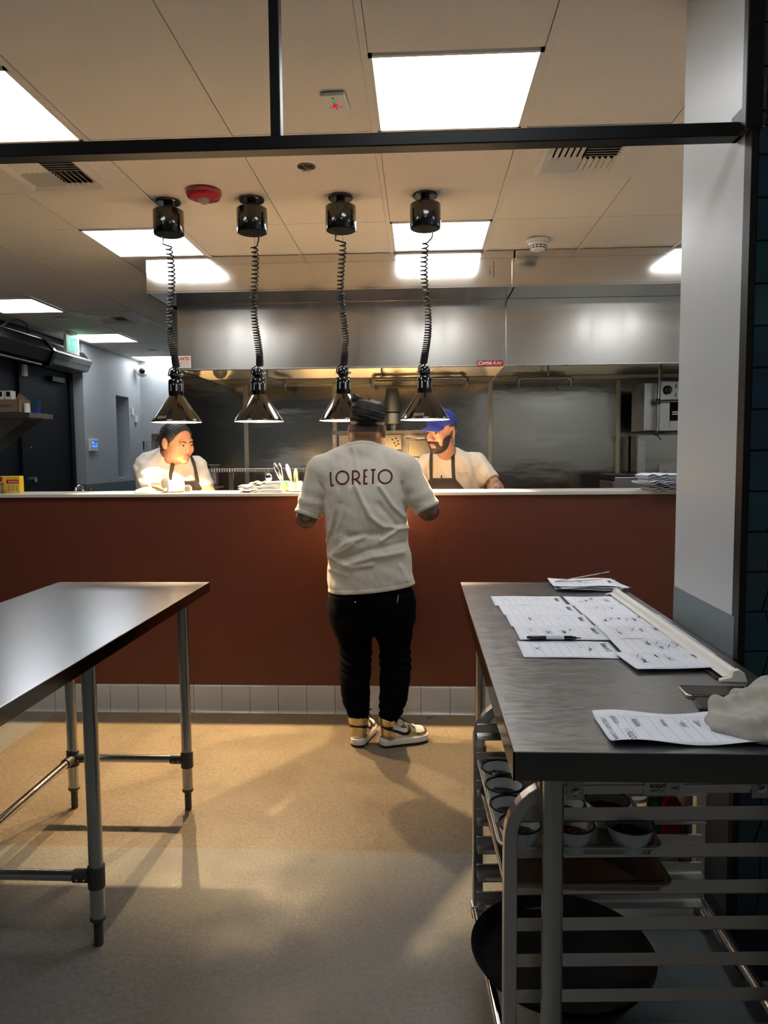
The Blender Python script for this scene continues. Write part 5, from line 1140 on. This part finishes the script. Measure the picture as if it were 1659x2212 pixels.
FOLD=[([(-.398,1.267),(-.426,1.115),(-.463,1.012)],.010,-.009),([(-.337,1.277),(-.364,1.165),(-.40,1.08)],.010,-.006),([(-.307,1.287),(-.245,1.15),(-.177,1.093),(-.060,1.078)],.011,-.013),([(-.195,1.286),(-.13,1.19),(-.075,1.134)],.010,-.010),
([(-.252,1.19),(-.225,1.129)],.010,-.006),([(-.443,.945),(-.361,1.012),(-.269,1.048)],.013,-.009),([(-.362,.91),(-.229,.95),(-.086,.966)],.013,-.009),([(-.188,1.027),(-.101,1.078)],.009,-.009),([(-.444,.94),(-.332,.899),(-.229,.915)],.012,-.007),([(-.33,1.473),(-.306,1.388),(-.291,1.317)],.010,-.004),([(-.32,1.012),(-.402,.961)],.008,-.007),
([(-.34,1.05),(-.22,1.06),(-.08,1.10)],.016,.008),([(-.40,.93),(-.25,.985),(-.09,1.01)],.014,.007),([(-.38,1.2),(-.42,1.05)],.014,.006),([(-.2,1.2),(-.12,1.1)],.014,.007),([(-.10,.90),(-.06,.83)],.012,-.006),([(-.45,.88),(-.36,.86)],.010,-.004),([(-.49,1.30),(-.455,1.24),(-.44,1.17)],.008,.006),([(-.09,1.30),(-.095,1.22),(-.075,1.15)],.008,.006)]
def shirt1(P):
    x,y,z=P.T
    hem=.757+(x+.47)*.09
    d=loft(P,TK)
    d=smin(d,ell(P,(-.255,3.825,1.02),(.170,.10,.18)),.04)
    aL=smin(cap(P,(-.482,3.655,1.352),(-.556,3.635,1.155),.083,.066),cap(P,(-.40,3.66,1.40),(-.482,3.655,1.352),.070,.083),.02)
    nL=np.array([-.33,-.10,-.94],np.float32); cutL=(P-np.array((-.558,3.635,1.135),np.float32))@nL
    aL=smax(aL,cutL,.004); aL=aL+.002*np.exp(-((cutL+.022)/.0035)**2)
    aR=smin(cap(P,(-.085,3.655,1.352),(.022,3.635,1.185),.083,.066),cap(P,(-.16,3.66,1.40),(-.085,3.655,1.352),.070,.083),.02)
    nR=np.array([.44,-.10,-.89],np.float32); cutR=(P-np.array((.030,3.635,1.163),np.float32))@nR
    aR=smax(aR,cutR,.004); aR=aR+.002*np.exp(-((cutR+.022)/.0035)**2)
    # sleeve creases
    aL=aL+.004*np.sin((z*85+x*30))*np.clip((1.30-z)/.1,0,1)*np.clip((z-1.15)/.05,0,1); aR=aR+.004*np.sin((z*80-x*40))*np.clip((1.30-z)/.1,0,1)*np.clip((z-1.17)/.05,0,1)
    d=smin(d,aL,.022); d=smin(d,aR,.022); d=smin(d,cap(P,(-.272,3.695,1.555),(-.285,3.662,1.44),.073,.088),.02)
    near=np.abs(d)<.06
    if near.any():
        Pn=P[near]; add=np.zeros(len(Pn),np.float32)
        for pts,wd,am in FOLD: add+=ridge(Pn,pts,wd,am,1,3.64)
        xn,yn,zn=Pn.T
        add+=.0022*np.sin(zn*48+xn*22+2*np.sin(xn*14))*np.clip((1.12-zn)/.1,0,1)+.0010*np.sin(xn*70+zn*35)*np.sin(zn*60-xn*25)
        d[near]+=add
    d=d+.0018*np.exp(-((z-hem-.024)/.003)**2)
    d=smax(d,hem-z,.004)
    # neckline
    nk=z-(1.497+(3.62-y)*.35); d=d+.0022*np.exp(-((nk+.021)/.003)**2); d=smax(d,nk,.004)
    d=smax(d,-cap(P,(-.287,3.70,1.43),(-.282,3.70,1.60),.071,.068),.004) if False else d
    return d
sh=sdf_obj('t_shirt',shirt1,(-.66,3.42,.70),(.13,3.99,1.56),.0045,'shirt',man)
sdf_obj('collar',lambda P:(lambda q:np.sqrt((np.sqrt(((P[:,0]+.2865)/.0765)**2+((P[:,1]-3.692)/.071)**2)*.073-.073)**2+(q)**2*.35)-.0065)(P[:,2]-(1.497+(3.62-P[:,1])*.33)),(-.39,3.60,1.44),(-.18,3.80,1.55),.003,'shirt',man)
bv=bvh_of(sh)
def letters():
    mb=MB(); W_=.0085
    def lay(pts,w_=W_,closed=False):
        P=project(bv,[(p[0],3.5,p[1]) for p in dense([(a,0,b) for a,b in pts],.0025)] if False else [(q.x,3.5,q.z) for q in dense([(a,0,b) for a,b in pts],.0025)],(0,1,0),.35,.0012)
        if len(P)<2: return
        vs=[]
        for i,p in enumerate(P):
            t_=P[min(i+1,len(P)-1)]-P[max(i-1,0)]; t_.y=0
            if t_.length<1e-8: t_=Vector((0,0,1))
            s_=Vector((t_.z,0,-t_.x)).normalized()*w_/2
            for q in(s_,-s_):
                h=bv.ray_cast(Vector((p.x+q.x,3.1,p.z+q.z)),Vector((0,1,0)),2)
                vs.append(h[0]-Vector((0,.0013,0)) if h[0] is not None else p+q)
        mb.add(vs,[(2*i,2*i+1,2*i+3,2*i+2) for i in range(len(P)-1)])
    lay([(-.435,1.353),(-.4335,1.32),(-.4295,1.290)]); lay([(-.4335,1.2885),(-.4155,1.2905)])
    ring=lambda cx,cz,r:[(cx+r*math.cos(a*math.pi/24),cz+r*math.sin(a*math.pi/24)) for a in range(49)]
    lay(ring(-.374,1.3265,.0305))
    lay([(-.3235,1.361),(-.3225,1.294)]); lay([(-.3235,1.358),(-.310,1.358),(-.298,1.353),(-.2915,1.343),(-.292,1.332),(-.299,1.323),(-.311,1.3185),(-.323,1.319)]); lay([(-.310,1.320),(-.285,1.296)])
    lay([(-.2685,1.3645),(-.2675,1.2955)]); lay([(-.268,1.361),(-.253,1.3615)]); lay([(-.268,1.331),(-.2545,1.3315)],.007); lay([(-.268,1.2985),(-.2515,1.299)])
    lay([(-.237,1.3622),(-.2145,1.3635)]); lay([(-.226,1.362),(-.2265,1.297)])
    lay(ring(-.169,1.330,.0315))
    return obj('shirt_print',mb,'print',man,smooth=True)
letters()['label']='maroon lettering reading LORETO'
def jeans(P):
    x,y,z=P.T
    d=loft(P,[(.56,-.24,3.625,.165,.12),(.62,-.243,3.625,.195,.145),(.70,-.245,3.625,.205,.155),(.80,-.246,3.625,.196,.148)])
    L=loft(P,[(.10,-.314,3.578,.030,.032),(.135,-.315,3.579,.037,.039),(.165,-.316,3.58,.060,.066),(.18,-.320,3.59,.064,.074),(.276,-.331,3.60,.073,.085),(.36,-.329,3.61,.078,.09),(.466,-.328,3.63,.080,.095),(.56,-.336,3.63,.094,.115),(.66,-.348,3.63,.108,.14),(.74,-.345,3.63,.105,.14)])
    Rr=loft(P,[(.10,-.158,3.568,.032,.036),(.135,-.158,3.572,.040,.044),(.165,-.154,3.575,.060,.066),(.18,-.146,3.585,.064,.074),(.276,-.135,3.60,.074,.085),(.36,-.131,3.61,.076,.09),(.466,-.131,3.63,.077,.095),(.56,-.140,3.63,.092,.115),(.66,-.142,3.63,.108,.14),(.74,-.145,3.63,.105,.14)])
    d=smin(smin(L,Rr,.012),d,.05)
    w_=np.clip((.27-z)/.08,0,1); d=d+w_*.0045*np.sin(z*150+7*np.sin(x*18))*np.sin(x*35+y*25+z*20)
    w2=np.exp(-((z-.42)/.045)**2); d=d+w2*.006*np.sin(z*170+x*60)
    d=d-.010*np.exp(-((z-.155)/.012)**2)*np.exp(-((x+.225)/.02)**2)-.006*np.exp(-((z-.385)/.02)**2)*(np.abs(x+.06)<.04)
    d=d+.0018*np.sin(z*60+x*40)
    return d
jn=sdf_obj('jeans',jeans,(-.50,3.40,.07),(0.02,3.86,.83),.005,'jeans',man)
obj('rivet',MB().sphere((-.312,3.462,.737),.004,n=8,m=6),'chrome',jn); 
bj=bvh_of(jn); h=bj.ray_cast(Vector((-.318,3.2,.738)),Vector((0,1,0)),2)[0]
obj('loose_thread',MB().tube([(-.108,3.462,.772),(-.110,3.458,.755),(-.114,3.460,.735)],.0018,n=6),'beige',jn)
def shoe(pos,yaw,side,z0=0.,lb=None):
    t=thing('sneaker',lb,'shoe',(pos[0],pos[1],z0),'gold and white high-top sneakers',rot=yaw); t.scale=(.87,1.16,1.12)
    def wid(x): return np.interp(x,[0,.03,.08,.15,.20,.25,.285,.295],[.018,.031,.034,.038,.044,.041,.026,.01])
    def sole(Q,z_lo,z_hi,gr=0.):
        x,y,z=Q.T; q=np.where(x<.03,np.hypot(x-.03,y)-.031,np.where(x>.245,np.hypot((x-.245)*.85,y)-.0405,np.abs(y)-wid(x)))-gr
        return np.maximum(q,np.maximum(z_lo-z,z-z_hi))
    ou=sdf_obj('outsole',lambda Q:sole(Q,0.001,.011,.001),(-.02,-.06,-.005),(.32,.06,.03),.003,'shoe_black',None); ou.parent=t
    mi=sdf_obj('midsole',lambda Q:sole(Q,.010,.036,.0015)+.0008*np.exp(-((Q[:,2]-.03)/.002)**2),(-.02,-.06,.0),(.32,.06,.05),.0028,'shoe_white',None); mi.parent=t
    def upper(Q):
        x,y,z=Q.T
        d=cap(Q*np.array([1,1,1],np.float32),(.045,0,.055),(.16,0,.050),.034,.036); d=smin(d,ell(Q,(.225,0,.040),(.062,.040,.030)),.03)
        d=smin(d,cap(Q,(.050,0,.06),(.044,0,.128),.036,.047),.02)
        d=smin(d,cap(Q,(.085,0,.118),(.20,0,.055),.022,.020),.02)
        d=smax(d,.033-z,.003); top=z-(.118+.30*(np.abs(x-.045)))*1.0
        d=smax(d,z-np.where(x<.05,.122+(.05-x)*.25,.122+(x-.05)*.45),.004)
        d=smax(d,-cap(Q,(.050,0,.098),(.044,0,.19),.036,.060),.003)
        return d
    def um(C):
        x,y,z=C.T; m=np.ones(len(C),int) # 0 white 1 gold
        m[:]=0
        m[(x<.075)&(z<.088)]=1                      # heel counter
        m[(z>.098)&(x<.095)]=1                      # collar
        m[(z>.088)&(z<=.098)&(x<.06)]=2             # black band
        m[(np.abs(y)>.022)&(x>.085)&(x<.16)&(z>.088-(x-.085)*.2)]=1
        m[(x>.15)&(x<.205)&(np.abs(y)>.017)]=1
        m[(x>.205)&(z<.052)]=1; m[(x>.262)]=1
        m[(x>.21)&(x<.262)&(z>=.052)]=0
        m[(np.abs(y)<.016)&(x>.09)&(x<.19)&(z>.07)]=2
        return m
    u=sdf_obj('upper',upper,(-.02,-.07,.025),(.31,.07,.18),.002,['shoe_white','gold','shoe_black'],None,um); u.parent=t
    me=u.data; bv_=BVHTree.FromPolygons([v.co for v in me.vertices],[tuple(p.vertices) for p in me.polygons])
    for sd in(-1,1):
        mb=MB(); ctl=[(.012,.090,.009),(.05,.083,.011),(.09,.068,.012),(.125,.056,.014),(.150,.055,.014),(.165,.066,.011),(.166,.080,.007),(.160,.092,.002)]
        vs=[]
        for i in range(len(ctl)-1):
            for q in range(6):
                f_=q/6; a=[ctl[i][k]+(ctl[i+1][k]-ctl[i][k])*f_ for k in range(3)]
                tx=ctl[i+1][0]-ctl[i][0]; tz=ctl[i+1][1]-ctl[i][1]; l=math.hypot(tx,tz); nx,nz=-tz/l,tx/l
                for e in(-.5,.5):
                    h_=bv_.ray_cast(Vector((a[0]+nx*a[2]*e,sd*.2,a[1]+nz*a[2]*e)),Vector((0,-sd,0)),1)[0]
                    vs.append((h_+Vector((0,sd*.0012,0))) if h_ is not None else Vector((a[0]+nx*a[2]*e,sd*.036,a[1]+nz*a[2]*e)))
        n_=len(vs)//2; mb.add(vs,[(2*i,2*i+1,2*i+3,2*i+2) for i in range(n_-1)]); obj('side_stripe',mb,'shoe_black',t,local=True,smooth=True)
    lc=MB()
    for k in range(6):
        x_=.105+k*.017; z_=.128-k*.0145; lc.tube([(x_,-.020,z_-.010),(x_+.004,-.010,z_+.003),(x_+.004,.010,z_+.003),(x_,.020,z_-.010)],.0028,n=6)
    o_=obj('laces',lc,'shoe_black',t,local=True,smooth=True); o_['kind']='stuff'
    obj('lace_bow',MB().tube([(.095,-.005,.135),(.085,-.03,.155),(.10,-.045,.150),(.105,-.02,.136)],.003,n=6).tube([(.095,.005,.135),(.105,.03,.155),(.12,.04,.148),(.108,.02,.136)],.003,n=6).tube([(.10,-.01,.135),(.12,-.035,.12),(.13,-.04,.10)],.0025,n=6),'shoe_black',t,local=True,smooth=True)['kind']='stuff'
    obj('toe_seam',MB().tube([(.205,y_/1000,.064-abs(y_)/1000*.35) for y_ in range(-30,31,6)],.0012,n=5),'gold',t,local=True,smooth=True)
    for k in range(3): 
        for sd in(-1,1): 
            h_=bv_.ray_cast(Vector((.092,sd*.2,.098+k*.013)),Vector((0,-sd,0)),1)[0]
            if h_ is not None: obj('eyelet',MB().sphere(h_,.0028,n=8,m=6),'shoe_black',t,local=True)
    return t
shoe((-.318,3.530),R(80),1,lb='left gold and white high-top sneaker of the standing man, heel to the camera')
shoe((-.205,3.548),R(24),1,lb='right gold and white high-top sneaker of the standing man, turned sideways')

# ---------------------------------------------------------------- woman at the pass
wo=thing('person','person with centre-parted tied-back hair and white shirt leaning on the pass','person',(-1.6,4.68,0))
WT=head_tf((-1.492,4.50,1.522),R(60),R(16),R(-4),(1.06,1.0,1.0))
WK=[(.80,-1.60,4.84,.22,.18),(.95,-1.61,4.83,.24,.20),(1.1,-1.618,4.80,.248,.20),(1.2,-1.618,4.76,.242,.19),(1.30,-1.600,4.71,.222,.18),(1.38,-1.590,4.66,.185,.155),(1.43,-1.585,4.62,.14,.13),(1.47,-1.565,4.60,.095,.095),(1.51,-1.54,4.57,.06,.06)]
def wtorso(P,g=0.): return loft(P,[(a,b,c,r1+g,r2+g) for a,b,c,r1,r2 in WK])
def wbody(P):
    d=face_sdf(to_local(P,WT),.007,1.12,1.12,.006); d=smin(d,cap(P,(-1.52,4.54,1.47),(-1.57,4.62,1.38),.068,.085),.03)
    d=smin(d,ell(P,tuple(WT@Vector((0,.0,-.085))),(.055,.055,.035)),.03)
    d=smin(d,loft(P,[(a,b,c,r1-.02,r2-.02) for a,b,c,r1,r2 in WK if a<1.5]),.02)
    d=smin(d,cap(P,(-1.68,4.56,1.33),(-1.585,4.44,1.275),.075,.056),.02); d=smin(d,cap(P,(-1.585,4.44,1.272),(-1.36,4.415,1.16),.048,.030),.02)
    d=smin(d,cap(P,(-1.43,4.74,1.33),(-1.36,4.66,1.20),.06,.05),.02); d=smin(d,cap(P,(-1.36,4.66,1.20),(-1.22,4.50,1.12),.046,.03),.02)
    d=smin(d,hand_sdf(P,(-1.36,4.415,1.16),(.85,.1,-.4),(0,0,1),.92,1,.05),.012); d=smin(d,hand_sdf(P,(-1.22,4.50,1.12),(.7,-.7,-.2),(0,0,1),.92,-1,.3),.012)
    for x in(-1.70,-1.50): d=smin(d,cap(P,(x,4.84,.85),(x,4.86,.45),.10,.07),.03); d=smin(d,cap(P,(x,4.86,.45),(x,4.88,.05),.068,.045),.02); d=smin(d,ell(P,(x,4.82,.035),(.045,.12,.035)),.02)
    return np.maximum(d,.003-P[:,2])
sdf_obj('body',wbody,(-1.95,4.05,-.01),(-1.0,5.12,1.68),.0058,'skin2',wo)
put_eyes(wo,WT,look=(.25,-.2)); brows(wo,WT,'hair',-.001,.0036,-.0040); lips(wo,WT,-.0055)
def whair(Q):
    x,y,z=Q.T
    d=ell(Q,(0,.020,.036),(.0865,.103,.089)); d=smin(d,ell(Q,(0,.06,-.02),(.070,.060,.062)),.02)
    d=d+.0015*np.sin(np.arctan2(x,z+.02)*60)
    line=.068-7.0*x*x     # hairline height on the forehead
    d=smax(d,-(z-line)-(y+.045)*1.55,.006)
    d=d+.0035*np.exp(-(x/.0022)**2)*(y<.05)
    d=smax(d,-ell(Q,(.09,.012,-.002),(.02,.020,.032)),.004); d=smax(d,-ell(Q,(-.09,.012,-.002),(.02,.020,.032)),.004)
    b=ell(Q,(0,.145,-.020),(.034,.032,.036)); b=b+.002*np.sin(z*200+x*120); d=smin(d,b,.012)
    d=smin(d,cap(Q,(-.081,-.022,.01),(-.080,-.020,-.018),.006,.003),.006); d=smin(d,cap(Q,(.081,-.022,.01),(.080,-.020,-.018),.006,.003),.006)
    return d
local_sdf('hair',whair,(-.12,-.12,-.10),(.12,.2,.15),.0032,'hair_w',wo,WT)
def wshirt(P):
    x,y,z=P.T
    d=wtorso(P)
    a=smin(cap(P,(-1.70,4.63,1.36),(-1.64,4.475,1.300),.102,.086),cap(P,(-1.66,4.70,1.38),(-1.70,4.62,1.36),.11,.105),.03)
    n=np.array([.63,-.62,-.36],np.float32); n/=np.linalg.norm(n); cut=(P-np.array((-1.593,4.435,1.275),np.float32))@n
    a=smax(a,cut,.004)+.002*np.exp(-((cut+.018)/.003)**2)
    a=a+.0022*np.sin(x*60-z*75+1)*np.clip((1.42-z)/.1,0,1)+.002*np.sin(z*120+x*40)
    b=cap(P,(-1.46,4.74,1.36),(-1.40,4.69,1.26),.082,.07); b=smax(b,1.235-z,.004)
    d=smin(d,a,.02); d=smin(d,b,.02)
    d=d+.0035*np.sin(z*55+x*35+2*np.sin(x*18))*np.clip((1.45-z)/.1,0,1)+.0015*np.sin(x*90-z*60)
    d=smax(d,-cap(P,(-1.545,4.56,1.445),(-1.50,4.50,1.60),.073,.085),.006)
    return smax(d,.86-z,.004)
sdf_obj('t_shirt',wshirt,(-1.95,4.25,.82),(-1.22,5.1,1.56),.0052,'shirt_white',wo)
WF=Vector((math.sin(R(38)),-math.cos(R(38)),0)); WR=Vector((math.cos(R(38)),math.sin(R(38)),0))
def apron(torso,C,F_,R_,top,bw,straps,zlow=.5,flare=.35):
    C=np.array(C,np.float32);Fn=np.array(F_,np.float32);Rn=np.array(R_,np.float32)
    def f(P):
        q=P-C; u=q@Rn; v=q@Fn; z=P[:,2]
        t=torso(P)-.006; sh_=np.abs(t)-.0045
        half=bw+np.clip(top-z,0,1)*flare
        bib=np.maximum(np.abs(u)-half,z-top); reg=bib
        for (u0,z0,u1,z1,w_) in straps:
            a=np.array((u0,z0),np.float32);b=np.array((u1,z1),np.float32);ba=b-a;pa=np.stack([u,z],1)-a;h=np.clip(pa@ba/float(ba@ba),0,1); reg=np.minimum(reg,np.linalg.norm(pa-h[:,None]*ba,axis=1)-w_)
        return np.maximum(np.maximum(sh_,reg),-v)
    return f
wt2=lambda P: smin(wtorso(P),cap(P,(-1.46,4.74,1.36),(-1.40,4.69,1.26),.082,.07),.02)
sdf_obj('apron',apron(wt2,(-1.60,4.72,0),WF,WR,1.285,.085,[(-.085,1.28,-.062,1.50,.011),(.085,1.28,.045,1.50,.011)],flare=.5),(-1.98,4.3,.5),(-1.2,5.15,1.56),.0052,'apron',wo)
for i,q in enumerate(('LORETO','COCINA','MEXICANA')):
    pass
# ---------------------------------------------------------------- man in the blue cap
mc=thing('person','person with a beard, blue cap and black apron behind the pass','person',(.2,4.78,0))
CT_=head_tf((.128,4.60,1.572),R(-40),R(10),R(3),(1.,1.,1.))
CK=[(.85,.21,4.86,.19,.14),(1.05,.212,4.84,.20,.145),(1.2,.208,4.82,.20,.14),(1.30,.205,4.80,.205,.132),(1.37,.20,4.785,.20,.12),(1.415,.19,4.775,.165,.10),(1.45,.178,4.76,.105,.08),(1.48,.17,4.75,.065,.062)]
def ctorso(P,g=0.): return loft(P,[(a,b,c,r1+g,r2+g) for a,b,c,r1,r2 in CK])
def cbody(P):
    d=face_sdf(to_local(P,CT_),.0,1.0,1.08); d=smin(d,cap(P,(.15,4.65,1.50),(.172,4.75,1.42),.058,.065),.025)
    d=smin(d,loft(P,[(a,b,c,r1-.018,r2-.018) for a,b,c,r1,r2 in CK if a<1.47]),.02)
    d=smin(d,cap(P,(.375,4.79,1.37),(.478,4.70,1.215),.055,.044),.02); d=smin(d,cap(P,(.478,4.70,1.215),(.36,4.50,1.08),.043,.028),.02)
    d=smin(d,cap(P,(.02,4.79,1.37),(-.06,4.68,1.21),.055,.044),.02); d=smin(d,cap(P,(-.06,4.68,1.21),(.06,4.50,1.10),.043,.028),.02)
    d=smin(d,hand_sdf(P,(.355,4.49,1.075),(-.5,-.7,-.2),(0,0,1),1.,1,.3),.012); d=smin(d,hand_sdf(P,(.065,4.49,1.095),(.5,-.7,-.2),(0,0,1),1.,-1,.3),.012)
    for x in(.12,.30): d=smin(d,cap(P,(x,4.86,.88),(x,4.87,.48),.085,.062),.03); d=smin(d,cap(P,(x,4.87,.48),(x,4.89,.06),.058,.042),.02); d=smin(d,ell(P,(x,4.83,.035),(.045,.13,.035)),.02)
    return np.maximum(d,.003-P[:,2])
sdf_obj('body',cbody,(-.16,4.25,-.01),(.58,5.08,1.72),.0052,['skin3','tattoo3'],mc,lambda C:((C[:,2]<1.27)&(C[:,2]>1.0)&(C[:,0]>.40)).astype(int))
put_eyes(mc,CT_,look=(-.1,-.1)); brows(mc,CT_,'beard',-.003,.0048,-.001); lips(mc,CT_)
def beard(Q):
    x,y,z=Q.T
    d=face_sdf(Q,0,1.0,1.08)-.0062+.0005*np.sin(x*400)*np.sin(z*380)
    ax=np.abs(x)
    reg=np.where(y<-.055, z+.050-.9*np.clip(ax-.022,0,.1)*1.2, z+.022-(y+.055)*.55+ (ax<.04)*1.)
    reg=z+.086-.42*np.clip(ax-.02,0,1)-2.2*np.clip(ax-.052,0,1)
    mus=np.maximum(np.abs(z+.0505+.12*ax)-.0052,ax-.030)
    side=np.maximum(np.maximum(z-.005,np.abs(ax-.034)-.006),y+.06)*0+9
    gt=np.maximum(np.abs(ax-.0315)-.0062,np.maximum(z+.045,-.09-z))
    region=np.minimum(np.minimum(reg,mus),gt)
    region=np.maximum(region,y+.004); region=np.maximum(region,-.135-z)
    lipcut=-ell(Q,(0,-.10,-.064),(.0215,.03,.0085))
    return np.maximum(np.maximum(d,region),lipcut)
local_sdf('beard',beard,(-.10,-.14,-.15),(.10,.03,.01),.0028,'beard',mc,CT_)
def capf(Q):
    x,y,z=Q.T
    d=ell(Q,(0,.018,.045),(.088,.108,.096)); d=smax(d,(.050-z)+ (y+.0)*.12,.004)
    rim=.052
    b=ell(Q,(0,-.115,.040),(.070,.078,.030)); b=np.maximum(np.abs(b)-.003,-(z-(.040+0.0)))
    b=np.maximum(np.abs(z-(.052-.9*x*x*6-(y+.09)*-.18))-.0028,np.maximum(np.hypot(x/.072,(y+.085)/.085)*.07-.07,y+.045))
    return smin(d,b,.006)-.002*np.exp(-(x/.002)**2)*0
local_sdf('cap',capf,(-.12,-.2,-.02),(.12,.15,.16),.003,'cap_blue',mc,CT_)
local_sdf('cap_button',lambda Q:ell(Q,(0,.018,.143),(.008,.008,.005)),(-.02,0,.12),(.02,.04,.16),.002,'cap_blue',mc,CT_)
local_sdf('sideburn_hair',lambda Q:np.maximum(face_sdf(Q,0,1.,1.08)-.0016,np.maximum(np.maximum(Q[:,2]-.06,-.01-Q[:,2]),np.maximum(-(Q[:,1]-.0)-.012,Q[:,1]-.2)+ (np.hypot(Q[:,1]-.014,(Q[:,2]))<.034)*1.)),(-.11,-.03,-.02),(.11,.13,.07),.003,'fade',mc,CT_)
def cshirt(P):
    x,y,z=P.T
    d=ctorso(P)
    a=smin(cap(P,(.355,4.79,1.372),(.428,4.735,1.285),.072,.064),cap(P,(.30,4.785,1.385),(.355,4.79,1.372),.065,.072),.02); n=np.array([.55,-.45,-.70],np.float32); cut=(P-np.array((.445,4.72,1.262),np.float32))@n; a=smax(a,cut,.004)+.002*np.exp(-((cut+.018)/.003)**2)
    b=cap(P,(.045,4.79,1.37),(-.03,4.735,1.28),.072,.064); n2=np.array([-.55,-.45,-.70],np.float32); c2=(P-np.array((-.045,4.72,1.26),np.float32))@n2; b=smax(b,c2,.004)
    d=smin(smin(d,a,.02),b,.02)
    d=d+.0028*np.sin(x*60-z*45+2*np.sin(z*20))*np.clip((1.40-z)/.08,0,1)+.0012*np.sin(x*120+z*50)
    d=smax(d,-cap(P,(.165,4.70,1.455),(.15,4.64,1.56),.058,.066),.005)
    return smax(d,.86-z,.004)
cs=sdf_obj('t_shirt',cshirt,(-.15,4.55,.82),(.55,5.05,1.52),.0048,'shirt_cream',mc)
CF=Vector((-.15,-1,0)).normalized(); CR=Vector((1,-.15,0)).normalized()
sdf_obj('apron',apron(ctorso,(.155,4.80,0),CF,CR,1.287,.078,[(-.072,1.28,-.074,1.455,.010),(.072,1.28,.062,1.50,.011)],flare=.85),(-.12,4.55,.5),(.55,5.1,1.53),.0045,'apron',mc)
obj('pocket_pen',MB().cyl((.128,4.662,1.27),(.131,4.662,1.305),.005,.0042,n=10),'black_plastic',mc,smooth=True)
bc=bvh_of(cs)
for own,bvv,ctr,dr,st in((mc,bc,(.262,1.318),(0,1,0),.4),):
    mb=MB()
    for k,(s_,wd) in enumerate((('CURIOSITY AND ENERGY',.075),('COCINA MEXICANA',.060),('LORETO',.026))):
        tt=text_mb(s_,.0085,ext=0,width=wd,o=(ctr[0],4.4,ctr[1]-k*.0115)); vs=[]
        for v in tt.v:
            h=bvv.ray_cast(Vector((v[0],4.3,v[2])),Vector((0,1,0)),2)[0]; vs.append((h-Vector((0,.0015,0))) if h is not None else Vector(v))
        mb.add(vs,tt.f)
    obj('chest_print',mb,'ink',own)
